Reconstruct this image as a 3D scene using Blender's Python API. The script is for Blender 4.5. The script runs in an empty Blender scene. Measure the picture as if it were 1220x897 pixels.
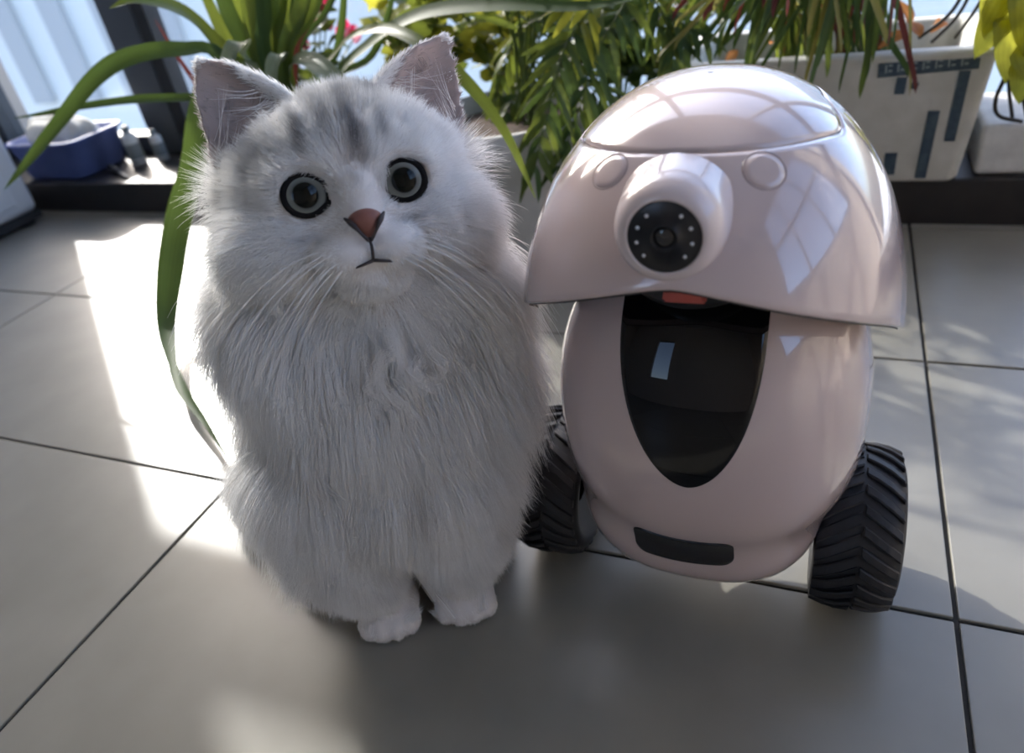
import bpy, bmesh, math, random
import numpy as np
from mathutils import Vector, Matrix

# ------------------------------------------------------------------ camera
CAM_Z = 0.58
F_PX = 864.2
RIGHT = np.array([0.92418717, 0.35462517, -0.14184172])
DOWN = np.array([0.0949826, -0.57309963, -0.81396261])
FWD = np.array([-0.36994106, 0.7387813, -0.56333454])
scene = bpy.context.scene
cam_data = bpy.data.cameras.new('camera')
cam = bpy.data.objects.new('camera', cam_data)
scene.collection.objects.link(cam)
M = Matrix(((RIGHT[0], -DOWN[0], -FWD[0], 0.0),
            (RIGHT[1], -DOWN[1], -FWD[1], 0.0),
            (RIGHT[2], -DOWN[2], -FWD[2], CAM_Z),
            (0, 0, 0, 1)))
cam.matrix_world = M
cam_data.sensor_fit = 'HORIZONTAL'
cam_data.sensor_width = 36.0
cam_data.lens = 36.0 * F_PX / 1220.0
cam_data.clip_start = 0.01
cam_data.clip_end = 200
cam_data.dof.use_dof = True
cam_data.dof.focus_distance = 0.56
cam_data.dof.aperture_fstop = 5.0
scene.camera = cam

# ------------------------------------------------------------------ sky, sun, exposure
SUN_DIR = Vector((-0.80, 0.60, 0.577)).normalized()      # towards the sun
SUN_ENERGY = 3.9
SKY = 0.60
world = bpy.data.worlds.new('sky')
scene.world = world
world.use_nodes = True
nt = world.node_tree
nt.nodes.clear()
w_out = nt.nodes.new('ShaderNodeOutputWorld')
w_bg = nt.nodes.new('ShaderNodeBackground')
w_sky = nt.nodes.new('ShaderNodeTexSky')            # hazy morning sky around the same sun
w_sky.sky_type = 'NISHITA'
w_sky.sun_disc = False
w_sky.sun_elevation = math.asin(SUN_DIR.z)
w_sky.sun_rotation = math.atan2(SUN_DIR.x, SUN_DIR.y)
w_sky.air_density = 0.7
w_sky.dust_density = 2.4
w_sky.ozone_density = 0.5
nt.links.new(w_sky.outputs['Color'], w_bg.inputs['Color'])
w_bg.inputs['Strength'].default_value = SKY
nt.links.new(w_bg.outputs['Background'], w_out.inputs['Surface'])

sun_data = bpy.data.lights.new('sun', 'SUN')
sun_data.energy = SUN_ENERGY
sun_data.angle = math.radians(0.9)
sun_data.color = (1.0, 0.95, 0.87)
sun = bpy.data.objects.new('sun', sun_data)
scene.collection.objects.link(sun)
sun.location = (-3, 3, 3)
sun.rotation_euler = SUN_DIR.to_track_quat('Z', 'Y').to_euler()

scene.view_settings.view_transform = 'Standard'
scene.view_settings.look = 'None'
scene.view_settings.exposure = 0.64
scene.cycles.max_bounces = 16                        # white fur is bright through many bounces
scene.cycles.diffuse_bounces = 8
scene.cycles.transparent_max_bounces = 16
scene.view_settings.gamma = 1.0
scene.view_settings.use_curve_mapping = False

COL = scene.collection
rnd = random.Random(7)
nrg = np.random.default_rng(11)
ORG = np.array([0, 0, CAM_Z])


def ray(px, py):
    return RIGHT * ((px - 610) / F_PX) + DOWN * ((py - 448.5) / F_PX) + FWD


def at(px, py, Y):
    """point at depth Y (m away along the room) seen at a given place"""
    d = ray(px, py)
    return ORG + d * (Y / d[1])


def on_floor(px, py, z=0.0):
    d = ray(px, py)
    return ORG + d * ((z - CAM_Z) / d[2])


# ------------------------------------------------------------------ materials
def mat(name, color, rough=0.5, metal=0.0, coat=0.0, spec=0.5, noise=None, bump=None, sss=0.0, trans=0.0):
    m = bpy.data.materials.new(name)
    m.use_nodes = True
    n = m.node_tree
    b = n.nodes['Principled BSDF']
    b.inputs['Base Color'].default_value = (*color, 1)
    b.inputs['Roughness'].default_value = rough
    b.inputs['Metallic'].default_value = metal
    b.inputs['Coat Weight'].default_value = coat
    b.inputs['Coat Roughness'].default_value = 0.04
    b.inputs['Specular IOR Level'].default_value = spec
    if sss:
        b.inputs['Subsurface Weight'].default_value = sss
        b.inputs['Subsurface Radius'].default_value = (0.01, 0.005, 0.004)
    tc = None
    if noise:
        scale, color2, lo, hi = noise
        tc = n.nodes.new('ShaderNodeTexCoord')
        t = n.nodes.new('ShaderNodeTexNoise')
        t.inputs['Scale'].default_value = scale
        t.inputs['Detail'].default_value = 5
        n.links.new(tc.outputs['Object'], t.inputs['Vector'])
        rp = n.nodes.new('ShaderNodeValToRGB')
        rp.color_ramp.elements[0].position = lo
        rp.color_ramp.elements[1].position = hi
        rp.color_ramp.elements[0].color = (*color, 1)
        rp.color_ramp.elements[1].color = (*color2, 1)
        n.links.new(t.outputs['Fac'], rp.inputs['Fac'])
        n.links.new(rp.outputs['Color'], b.inputs['Base Color'])
    if bump:
        scale, strength, dist = bump
        tc = tc or n.nodes.new('ShaderNodeTexCoord')
        t2 = n.nodes.new('ShaderNodeTexNoise')
        t2.inputs['Scale'].default_value = scale
        t2.inputs['Detail'].default_value = 4
        n.links.new(tc.outputs['Object'], t2.inputs['Vector'])
        bp = n.nodes.new('ShaderNodeBump')
        bp.inputs['Strength'].default_value = strength
        bp.inputs['Distance'].default_value = dist
        n.links.new(t2.outputs['Fac'], bp.inputs['Height'])
        n.links.new(bp.outputs['Normal'], b.inputs['Normal'])
    return m


def leaf_mat(name, color, color2, rough=0.38, transl=0.45, tcol=None, stripe=0.0):
    """leaf: Principled front mixed with translucency; UV x runs across the blade, y along it"""
    m = bpy.data.materials.new(name)
    m.use_nodes = True
    n = m.node_tree
    b = n.nodes['Principled BSDF']
    out = n.nodes['Material Output']
    b.inputs['Roughness'].default_value = rough
    b.inputs['Specular IOR Level'].default_value = 0.25
    tr = n.nodes.new('ShaderNodeBsdfTranslucent')
    mx = n.nodes.new('ShaderNodeMixShader')
    mx.inputs[0].default_value = transl
    uv = n.nodes.new('ShaderNodeUVMap')
    sep = n.nodes.new('ShaderNodeSeparateXYZ')
    n.links.new(uv.outputs['UV'], sep.inputs[0])
    # veins along the blade
    wv = n.nodes.new('ShaderNodeTexWave')
    wv.inputs['Scale'].default_value = 2.2
    wv.inputs['Distortion'].default_value = 0.6
    n.links.new(uv.outputs['UV'], wv.inputs['Vector'])
    ns = n.nodes.new('ShaderNodeTexNoise')
    ns.inputs['Scale'].default_value = 3.0
    n.links.new(uv.outputs['UV'], ns.inputs['Vector'])
    mixf = n.nodes.new('ShaderNodeMath'); mixf.operation = 'MULTIPLY_ADD'
    n.links.new(wv.outputs['Fac'], mixf.inputs[0])
    mixf.inputs[1].default_value = 0.35
    n.links.new(ns.outputs['Fac'], mixf.inputs[2])
    rp = n.nodes.new('ShaderNodeValToRGB')
    rp.color_ramp.elements[0].position = 0.35
    rp.color_ramp.elements[1].position = 0.9
    rp.color_ramp.elements[0].color = (*color, 1)
    rp.color_ramp.elements[1].color = (*color2, 1)
    n.links.new(mixf.outputs[0], rp.inputs['Fac'])
    n.links.new(rp.outputs['Color'], b.inputs['Base Color'])
    if tcol is None:
        tcol = (min(1, color2[0] * 1.5), min(1, color2[1] * 1.5), color2[2] * 0.5)
    tr.inputs['Color'].default_value = (*tcol, 1)
    n.links.new(b.outputs[0], mx.inputs[1])
    n.links.new(tr.outputs[0], mx.inputs[2])
    n.links.new(mx.outputs[0], out.inputs['Surface'])
    return m


def glass_mat(name, tint=(0.96, 0.98, 1.0)):
    m = bpy.data.materials.new(name)
    m.use_nodes = True
    n = m.node_tree
    n.nodes.clear()
    out = n.nodes.new('ShaderNodeOutputMaterial')
    tp = n.nodes.new('ShaderNodeBsdfTransparent')
    tp.inputs[0].default_value = (*tint, 1)
    gl = n.nodes.new('ShaderNodeBsdfGlossy')
    gl.inputs['Roughness'].default_value = 0.02
    lw = n.nodes.new('ShaderNodeLayerWeight')
    pw = n.nodes.new('ShaderNodeMath'); pw.operation = 'POWER'; pw.inputs[1].default_value = 5.0
    fr = n.nodes.new('ShaderNodeMath'); fr.operation = 'MULTIPLY_ADD'
    fr.inputs[1].default_value = 0.9; fr.inputs[2].default_value = 0.035
    n.links.new(lw.outputs['Facing'], pw.inputs[0])
    n.links.new(pw.outputs[0], fr.inputs[0])
    mx = n.nodes.new('ShaderNodeMixShader')
    n.links.new(fr.outputs[0], mx.inputs[0])
    n.links.new(tp.outputs[0], mx.inputs[1])
    n.links.new(gl.outputs[0], mx.inputs[2])
    n.links.new(mx.outputs[0], out.inputs['Surface'])
    return m


# ------------------------------------------------------------------ mesh helpers
def link(name, me, m=None, parent=None):
    if m is not None:
        for k in (m if isinstance(m, (list, tuple)) else [m]):
            me.materials.append(k)
    o = bpy.data.objects.new(name, me)
    COL.objects.link(o)
    if parent is not None:
        o.parent = parent
    return o


def smooth(me):
    me.polygons.foreach_set('use_smooth', [True] * len(me.polygons))
    return me


def from_grid(name, P, close_u=False, close_v=False, uv=False):
    """P: (nu, nv, 3) array -> quad mesh"""
    P = np.asarray(P, float)
    nu, nv = P.shape[:2]
    faces = []
    ru = nu if close_u else nu - 1
    rv = nv if close_v else nv - 1
    for i in range(ru):
        for j in range(rv):
            a = i * nv + j
            b_ = ((i + 1) % nu) * nv + j
            c = ((i + 1) % nu) * nv + (j + 1) % nv
            d = i * nv + (j + 1) % nv
            faces.append((a, b_, c, d))
    me = bpy.data.meshes.new(name)
    me.from_pydata(P.reshape(-1, 3).tolist(), [], faces)
    if uv:
        l = me.uv_layers.new(name='UVMap')
        U, V = np.meshgrid(np.linspace(0, 1, nu), np.linspace(0, 1, nv), indexing='ij')
        U, V = U.ravel(), V.ravel()
        idx = np.array(faces).ravel()
        co = np.stack([V[idx], U[idx]], 1).ravel()
        l.data.foreach_set('uv', co)
    me.update()
    return smooth(me)


def bm_mesh(name, bm, sm=False):
    bmesh.ops.recalc_face_normals(bm, faces=bm.faces)
    me = bpy.data.meshes.new(name)
    bm.to_mesh(me)
    bm.free()
    return smooth(me) if sm else me


def box_mesh(name, lo, hi, bevel=0.0, seg=2):
    bm = bmesh.new()
    bmesh.ops.create_cube(bm, size=1)
    lo, hi = Vector(lo), Vector(hi)
    for v in bm.verts:
        v.co = Vector([lo[i] + (v.co[i] + 0.5) * (hi[i] - lo[i]) for i in range(3)])
    if bevel:
        bmesh.ops.bevel(bm, geom=bm.edges[:], offset=bevel, segments=seg, affect='EDGES', profile=0.5)
    return bm_mesh(name, bm)


def add_box(bm, lo, hi, mtx=None):
    r_ = bmesh.ops.create_cube(bm, size=1)
    for v in r_['verts']:
        co = Vector([lo[i] + (v.co[i] + 0.5) * (hi[i] - lo[i]) for i in range(3)])
        v.co = mtx @ co if mtx else co


def lathe(name, prof, n=48, axis='Z', center=(0, 0, 0), cap=True):
    prof = np.array(prof, float)
    th = np.linspace(0, 2 * math.pi, n, endpoint=False)
    P = np.zeros((len(prof), n, 3))
    c, s = np.cos(th), np.sin(th)
    for i, (r_, h) in enumerate(prof):
        if axis == 'Z':
            P[i] = np.stack([r_ * c, r_ * s, np.full(n, h)], 1)
        elif axis == 'X':
            P[i] = np.stack([np.full(n, h), r_ * c, r_ * s], 1)
        else:
            P[i] = np.stack([r_ * c, np.full(n, h), -r_ * s], 1)
    P += np.array(center)
    return from_grid(name, P, close_v=True)


def catmull(pts, n):
    pts = np.array(pts, float)
    if len(pts) == 2:
        return np.linspace(pts[0], pts[1], n)
    p = np.vstack([2 * pts[0] - pts[1], pts, 2 * pts[-1] - pts[-2]])
    k = len(pts) - 1
    out = []
    for t in np.linspace(0, k, n):
        i = min(int(t), k - 1)
        u = t - i
        a, b_, c, d = p[i], p[i + 1], p[i + 2], p[i + 3]
        out.append(0.5 * ((2 * b_) + (-a + c) * u + (2 * a - 5 * b_ + 4 * c - d) * u * u + (-a + 3 * b_ - 3 * c + d) * u ** 3))
    return np.array(out)


def tube(name, pts, rad, n=8, samples=None, taper=None):
    pts = np.array(pts, float)
    if samples:
        pts = catmull(pts, samples)
    m_ = len(pts)
    T = np.gradient(pts, axis=0)
    T /= np.linalg.norm(T, axis=1)[:, None] + 1e-12
    up = np.array([0.13, 0.21, 0.97])
    rr = np.full(m_, rad) if taper is None else rad * np.interp(np.linspace(0, 1, m_), *zip(*taper))
    P = np.zeros((m_, n, 3))
    N = np.cross(T[0], up); N /= np.linalg.norm(N)
    for i in range(m_):
        N = N - T[i] * (N @ T[i]); N /= np.linalg.norm(N) + 1e-12
        B = np.cross(T[i], N)
        for j in range(n):
            a = 2 * math.pi * j / n
            P[i, j] = pts[i] + rr[i] * (N * math.cos(a) + B * math.sin(a))
    me = from_grid(name, P, close_v=True)
    bm = bmesh.new(); bm.from_mesh(me)
    bmesh.ops.holes_fill(bm, edges=[e_ for e_ in bm.edges if e_.is_boundary])
    bm.to_mesh(me); bm.free()
    return smooth(me)


def ribbon(name, pts, width, facing, n=18, cup=0.25, wprof=None, twist=0.0, thick=0.0006):
    """a leaf blade: centre line pts, total width, `facing` = direction its upper face turns to"""
    C_ = catmull(pts, n)
    T = np.gradient(C_, axis=0)
    T /= np.linalg.norm(T, axis=1)[:, None] + 1e-12
    t = np.linspace(0, 1, n)
    if wprof is None:
        w = width * np.interp(t, [0, .12, .45, .75, .93, 1], [.45, .75, 1, .8, .3, .02])
    else:
        w = width * np.interp(t, *zip(*wprof))
    F_ = np.array(facing, float)
    across = np.linspace(-1, 1, 5)
    P = np.zeros((n, 5, 3))
    for i in range(n):
        S = np.cross(T[i], F_)
        if np.linalg.norm(S) < 1e-3:
            S = np.cross(T[i], F_ + np.array([.3, .2, .1]))
        S /= np.linalg.norm(S)
        N = np.cross(S, T[i])
        if twist:
            a = twist * t[i]
            S, N = S * math.cos(a) + N * math.sin(a), N * math.cos(a) - S * math.sin(a)
        for j, x in enumerate(across):
            P[i, j] = C_[i] + S * (x * w[i] / 2) + N * (cup * w[i] * 0.5 * (x * x - .4))
    return from_grid(name, P, uv=True)


def oval_leaf(name, length, width, tip=1.0, fold=0.25, droop=0.2, nu=9, nv=7, heart=0.0):
    """broad leaf lying along +X from its stalk, face up (+Z)"""
    P = np.zeros((nu, nv, 3))
    for i in range(nu):
        u = i / (nu - 1)
        w = math.sin(math.pi * min(1, u ** (0.7 if not heart else 0.55))) ** 0.8 * width / 2 + 0.0004
        for j in range(nv):
            x = -1 + 2 * j / (nv - 1)
            P[i, j] = (u * length - heart * (1 - u) * abs(x) * width * .35, x * w,
                       abs(x) * w * fold - droop * length * u * u + 0.06 * width * math.sin(9 * u + 2 * x))
    return from_grid(name, P, uv=True)


# ------------------------------------------------------------------ tagging
def tag(o, label, cat, group=None, kind=None):
    o['label'] = label
    o['category'] = cat
    if group:
        o['group'] = group
    if kind:
        o['kind'] = kind
    return o


def empty(name, loc, label, cat, group=None):
    o = bpy.data.objects.new(name, None)
    o.location = loc
    o.empty_display_size = 0.02
    COL.objects.link(o)
    return tag(o, label, cat, group)


def struct(name, me, m, parent=None, label=None):
    o = link(name, me, m, parent)
    if parent is None:
        o['kind'] = 'structure'
    if label:
        o['label'] = label
    return o


def keep(o, parent):
    """parent without moving (parents are unrotated empties)"""
    o.parent = parent
    o.location = Vector(o.location) - Vector(parent.location)
    return o

# ================================================================== SETTING
TX, TY = 0.803, 0.4014           # floor tile size
JX, JY = 0.1435, 0.4800          # one joint crossing
X0, X1 = -2.60, 1.30
Y0, Y1 = -1.90, 1.30
WIN_Y = 1.53
CEIL = 2.42

m_grout = mat('dark_grout', (0.035, 0.033, 0.03), 0.9)
m_tile = mat('beige_porcelain', (0.225, 0.213, 0.178), 0.36, spec=0.85, noise=(9.0, (0.268, 0.254, 0.214), 0.35, 0.7), bump=(60, 0.03, 0.002))
floor = struct('floor', box_mesh('floor', (X0 - .1, Y0 - .1, -0.06), (X1 + .1, 1.75, -0.0035)), m_grout)
gap = 0.0042
tile_me = box_mesh('tile', (-TX / 2 + gap / 2, -TY / 2 + gap / 2, -0.009), (TX / 2 - gap / 2, TY / 2 - gap / 2, 0.0), 0.0012, 2)
tile_me.materials.append(m_tile)
for i in range(-4, 2):
    for j in range(-6, 3):
        cx = JX + (i + 0.5) * TX
        cy = JY + (j + 0.5) * TY
        o = bpy.data.objects.new('tile', tile_me)
        o.location = (cx, cy, nrg.uniform(-0.0006, 0.0))
        COL.objects.link(o)
        o.parent = floor

m_wall = mat('warm_plaster', (0.46, 0.40, 0.34), 0.8, noise=(14, (0.50, 0.44, 0.38), .3, .7))
m_ceil = mat('ceiling_paint', (0.66, 0.62, 0.60), 0.8)
m_black = mat('black_plinth_board', (0.012, 0.011, 0.012), 0.42, noise=(30, (0.022, 0.019, 0.018), .3, .7))
m_ledge = mat('weathered_white_stone', (0.46, 0.46, 0.45), 0.7, noise=(25, (0.62, 0.62, 0.60), .35, .65))
m_frame = mat('grey_aluminium', (0.050, 0.058, 0.070), 0.45, metal=0.25)
m_framed = mat('dark_gasket', (0.008, 0.009, 0.011), 0.6)
m_glass = glass_mat('window_glass')

struct('ceiling', box_mesh('ceiling', (X0 - .1, Y0 - .1, CEIL), (X1 + .1, 1.72, CEIL + .1)), m_ceil)
struct('wall_left', box_mesh('wall_left', (X0 - .1, Y0, -.05), (X0, 1.72, CEIL)), m_wall)
bm = bmesh.new()                                    # rear wall behind the photographer, with a small window opening
add_box(bm, (X0 - .1, Y0 - .1, -.05), (-1.25, Y0, CEIL))
add_box(bm, (-1.25, Y0 - .1, 1.75), (-.75, Y0, CEIL))
add_box(bm, (-1.25, Y0 - .1, -.05), (-.75, Y0, .60))
add_box(bm, (-.75, Y0 - .1, -.05), (X1 + .1, Y0, CEIL))
struct('wall_rear', bm_mesh('wall_rear', bm), m_wall)
bm = bmesh.new()                                    # right wall with a window opening
add_box(bm, (X1, Y0, -.05), (X1 + .1, -.5, CEIL))
add_box(bm, (X1, -.5, -.05), (X1 + .1, 1.72, .75))
add_box(bm, (X1, -.5, 2.2), (X1 + .1, 1.72, CEIL))
add_box(bm, (X1, 1.25, .75), (X1 + .1, 1.72, 2.2))
struct('wall_right', bm_mesh('wall_right', bm), m_wall)
bm = bmesh.new()                                    # the solid bit of window wall left of the glass
add_box(bm, (X0 - .1, WIN_Y - .02, -.05), (-2.375, WIN_Y + .12, CEIL))
add_box(bm, (-2.375, WIN_Y - .02, 2.28), (X1 + .1, WIN_Y + .12, CEIL))
struct('wall_window_side', bm_mesh('wall_window_side', bm), m_wall)

# low black step along the windows and the pale sill block to the right of it
PLZ = 0.078
struct('trim_1', box_mesh('trim_1', (X0, 1.302, -.02), (X1, 1.70, PLZ), 0.004), m_black)
struct('trim_2', box_mesh('trim_2', (0.224, 1.318, PLZ + .0005), (X1, 1.50, 0.158), 0.008, 3), m_ledge)

# the big window: rails, posts and panes
wx0, wx1 = -2.375, X1
win = bpy.data.objects.new('window_1', None); COL.objects.link(win); win['kind'] = 'structure'
win.location = (0, WIN_Y, PLZ)
def wpart(name, lo, hi, m, bev=0.004):
    o = link(name, box_mesh(name, lo, hi, bev), m)
    o.location = (0, 0, 0)
    o.parent = win
    o.matrix_parent_inverse = Matrix.Translation((0, -WIN_Y, -PLZ))
    return o
wpart('bottom_rail', (wx0, WIN_Y, PLZ + .0005), (wx1, WIN_Y + .06, PLZ + .05), m_frame)
wpart('transom', (wx0, WIN_Y, 1.150), (wx1, WIN_Y + .06, 1.262), m_frame)
wpart('top_rail', (wx0, WIN_Y, 2.23), (wx1, WIN_Y + .06, 2.28), m_frame)
posts = [(-2.375, -2.345), (-1.752, -1.640), (-0.55, -0.50), (0.34, 0.39), (1.26, 1.30)]
for a, b in posts:
    wpart('window_post', (a, WIN_Y - .004, PLZ + .0008), (b, WIN_Y + .064, 2.279), m_frame)
wpart('post_gasket', (-1.640, WIN_Y + .0, PLZ + .05), (-1.602, WIN_Y + .05, 1.150), m_framed, 0.002)
for (a, b), (c, d) in zip(posts[:-1], posts[1:]):
    for z0, z1 in ((PLZ + .05, 1.150), (1.262, 2.23)):
        wpart('pane', (b, WIN_Y + .028, z0), (c, WIN_Y + .032, z1), m_glass, 0)

win2 = bpy.data.objects.new('window_2', None); COL.objects.link(win2); win2['kind'] = 'structure'
win2.location = (X1, 0.4, .75)
def w2part(name, lo, hi, m):
    o = link(name, box_mesh(name, lo, hi, 0.003 if m is not m_glass else 0), m)
    o.parent = win2
    o.matrix_parent_inverse = Matrix.Translation((-X1, -0.4, -.75))
for y in (-.5, .06, .64, 1.21):
    w2part('window_post', (X1 + .02, y, .75), (X1 + .08, y + .04, 2.2), m_frame)
for z in (.75, 1.45, 2.16):
    w2part('rail', (X1 + .022, -.46, z), (X1 + .078, 1.21, z + .04), m_frame)
w2part('pane', (X1 + .048, -.46, .79), (X1 + .052, 1.21, 2.16), m_glass)

# outside: pale apartment block with vertical ribs, hazy ground far below
m_bld = mat('pale_render', (0.82, 0.80, 0.74), 0.8, noise=(.4, (0.86, 0.84, 0.78), .3, .7))
m_rib = mat('blue_grey_recess', (0.50, 0.495, 0.48), 0.8)
m_grd = mat('hazy_street', (0.70, 0.69, 0.65), 0.9)
bd = empty('apartment_block', (-17.0, 11, -12), 'pale blue-grey building with vertical ribs seen through the window at far left', 'building')
keep(link('building_wall', box_mesh('building_wall', (-24, 11, -12), (3.0, 15, 2.6)), m_bld), bd)
for k in range(10):
    x = -23.2 + k * 1.32
    o = link('rib', box_mesh('rib', (x, 10.88, -1.9), (x + .55, 11.02, 2.2)), m_rib)
    keep(o, bd)
struct('exterior_ground', box_mesh('exterior_ground', (-60, 3, -12.4), (60, 90, -12.0)), m_grd)

# ================================================================== ROBOT
RX, RY = -0.0704, 0.4900
m_shell = mat('pale_pink_gloss', (0.60, 0.485, 0.465), 0.16, coat=1.0)
m_shell_nose = mat('pale_pink_satin', (0.68, 0.58, 0.57), 0.20, coat=0.6)
m_seam = mat('seam_shadow_grey', (0.10, 0.08, 0.08), 0.6)
m_gloss_black = mat('black_glass_panel', (0.003, 0.003, 0.004), 0.03, spec=0.38)
m_sensor = mat('black_sensor_window', (0.010, 0.010, 0.013), 0.30)
m_rubber = mat('black_rubber', (0.014, 0.014, 0.017), 0.55, bump=(180, .15, .001))
m_inner = mat('black_plastic', (0.012, 0.012, 0.013), 0.4)
m_tongue = mat('coral_red_plastic', (0.50, 0.085, 0.055), 0.4)
m_led = mat('small_clear_led', (0.75, 0.75, 0.78), 0.15)
m_lens = mat('camera_lens', (0.003, 0.003, 0.005), 0.05, coat=1.0)

robot = empty('robot', (RX, RY, 0), 'glossy pale pink toy robot with domed head and two fat black wheels', 'robot')

HC = np.array([-0.0704, 0.477, 0.285]); HR_ = np.array([0.130, 0.154, 0.179]); HN = 2.2

def head_F(p):
    q = np.abs((p - HC) / HR_) ** HN
    return q.sum(-1) ** (1 / HN)

def head_pt(al, phi, off=0.0):
    """al: azimuth from the front (-Y), + to +X; phi: elevation"""
    dx, dy = np.sin(al), -np.cos(al)
    rh = (np.abs(dx / HR_[0]) ** HN + np.abs(dy / HR_[1]) ** HN) ** (-1 / HN)
    cz = np.abs(np.cos(phi)) ** (2 / HN)
    sz = np.sign(np.sin(phi)) * np.abs(np.sin(phi)) ** (2 / HN)
    p = np.stack([HC[0] + rh * dx * cz, HC[1] + rh * dy * cz, HC[2] + HR_[2] * sz], -1)
    if off:
        n = np.sign(p - HC) * np.abs((p - HC) / HR_) ** (HN - 1) / HR_
        n /= np.linalg.norm(n, axis=-1)[..., None]
        p = p + n * off
    return p

def phi_of_z(z):
    s = np.clip((z - HC[2]) / HR_[2], -1, 1)
    return np.arcsin(np.sign(s) * np.abs(s) ** (HN / 2))

def visor_z(al):
    a = np.abs(np.degrees(al))
    z = 0.3865 - 0.080 * (np.minimum(a, 80) / 79) ** 1.5
    return z + 0.045 * np.clip((a - 80) / 70, 0, 1) ** 1.6

def seam_z(al):
    a = np.abs(np.degrees(al))
    t = np.clip((a - 72) / 30, 0, 1)
    return 0.4292 + 0.0135 * np.clip(np.cos(al), 0, 1) ** 0.9 + 0.014 * t * t * (3 - 2 * t)

NA = 144
AL = np.linspace(-math.pi, math.pi, NA, endpoint=False)
pe, ps = phi_of_z(visor_z(AL)), phi_of_z(seam_z(AL))
rows = [head_pt(AL, pe + 0.02, -0.020), head_pt(AL, pe, -0.0060), head_pt(AL, pe - 0.004, -0.0030), head_pt(AL, pe - 0.001, -0.0008)]
for t in np.linspace(0, 1, 26) ** 1.0:
    rows.append(head_pt(AL, pe + 0.006 + (ps - 0.0025 - pe - 0.006) * t))
rows.append(head_pt(AL, ps - 0.0005, -0.0009))
rows.append(head_pt(AL, ps - 0.0005, -0.006))
hs_ = keep(link('head_shell', from_grid('head_shell', np.array(rows), close_v=True), m_shell), robot)

rows = [head_pt(AL, ps + 0.0042, -0.006), head_pt(AL, ps + 0.0042, -0.0009)]
for t in np.linspace(0, 1, 22):
    rows.append(head_pt(AL, ps + 0.0065 + (math.pi / 2 - 0.0002 - ps - 0.0065) * t))
me = from_grid('head_lid', np.array(rows), close_v=True)
bm = bmesh.new(); bm.from_mesh(me)
bm.verts.ensure_lookup_table()
top_ring = [bm.verts[(len(rows) - 1) * NA + k] for k in range(NA)]
bm.faces.new(top_ring)
bm.to_mesh(me); bm.free()
keep(link('head_lid', smooth(me), m_shell, None), robot)
# dark ring under the seam, its grey standing in for shadow in the gap
rows = [head_pt(AL, ps - 0.02, -0.004), head_pt(AL, ps + 0.02, -0.004)]
o = link('seam_shadow_ring', from_grid('seam_shadow_ring', np.array(rows), close_v=True), m_seam); o.parent = hs_
# thin black trim along the visor edge and the closed underside
vis = head_pt(AL, pe - 0.006, -0.0042)
o = link('edge_trim', from_grid('edge_trim', np.array([vis + d for d in
    [v_ for v_ in (np.array([0, 0, .0012]), np.array([0, 0, -.0006]))]]), close_v=True), m_inner); o.parent = hs_
ring0 = head_pt(AL, pe + 0.0, -0.0060)
rows = []
for k, s in enumerate((1.0, .8, .55, .3, .05)):
    c = np.array([HC[0], HC[1], 0.352])
    rr_ = c + (ring0 - c) * s
    rr_[:, 2] = ring0[:, 2] * s + (1 - s) * 0.372 + 0.004 * (s < 1)
    rows.append(rr_)
keep(link('head_underside', from_grid('head_underside', np.array(rows), close_v=True), m_inner), robot)

def head_front_y(x, z):
    k = 1 - np.abs((x - HC[0]) / HR_[0]) ** HN - np.abs((z - HC[2]) / HR_[2]) ** HN
    return HC[1] - HR_[1] * np.clip(k, 0, 1) ** (1 / HN)

def head_normal(p):
    n = np.sign(p - HC) * np.abs((p - HC) / HR_) ** (HN - 1) / HR_
    return n / np.linalg.norm(n)

# two round touch buttons ("eyes")
for sx in (-1, 1):
    x, z = RX - 0.0008 + sx * 0.0425, 0.4335
    p = np.array([x, head_front_y(x, z), z])
    n_ = Vector(head_normal(p))
    q = n_.to_track_quat('Z', 'Y').to_matrix().to_4x4()
    R_ = 0.0118
    btn = lathe('button', [(0.0001, .0003), (R_ * .6, .00010), (R_ * .93, -.00028), (R_ * .95, -.0009), (R_ * .96, -.004)], 40)
    btn.transform(Matrix.Translation(p) @ q)
    b_o = keep(link('button', btn, m_shell), robot)
    rg = lathe('button_groove', [(R_ * .945, -.002), (R_ * .95, -.00050), (R_ * .985, -.00022), (R_ * 1.02, -.00050), (R_ * 1.025, -.002)], 40)
    rg.transform(Matrix.Translation(p) @ q)
    o = link('button_groove', rg, mat('groove_pink', (0.33, 0.25, 0.24), 0.35)); o.parent = b_o
    o.matrix_parent_inverse = Matrix.Identity(4)

# nose with the camera
NX, NZ = RX - 0.0026, 0.4145
NY = float(head_front_y(NX, NZ))
nose_tilt = Matrix.Rotation(math.radians(-4), 4, 'X') 
NB = Matrix.Translation((NX, NY, NZ)) @ nose_tilt @ Matrix.Scale(0.655, 4)
NBN = Matrix.Translation((NX, NY, NZ)) @ nose_tilt @ Matrix.Diagonal((0.598, 0.655, 0.598, 1))
prof = [(0.0560, 0.030), (0.0525, 0.010), (0.0515, 0.001), (0.0502, -0.006), (0.0482, -0.0130), (0.0452, -0.0190), (0.0415, -0.0236), (0.0372, -0.0264), (0.0345, -0.0272), (0.0331, -0.0270), (0.0326, -0.0250)]
me = lathe('nose', prof, 64, 'Y'); me.transform(NBN)
nose = keep(link('nose', me, m_shell_nose), robot)
disc = [(0.0297, -0.024), (0.0296, -0.0263), (0.0288, -0.0267), (0.012, -0.0267), (0.0116, -0.0284), (0.0098, -0.0286), (0.0092, -0.0256), (0.0001, -0.0254)]
me = lathe('camera_disc', disc, 64, 'Y'); me.transform(NB)
o = link('camera_disc', me, m_sensor); o.parent = nose
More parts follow.
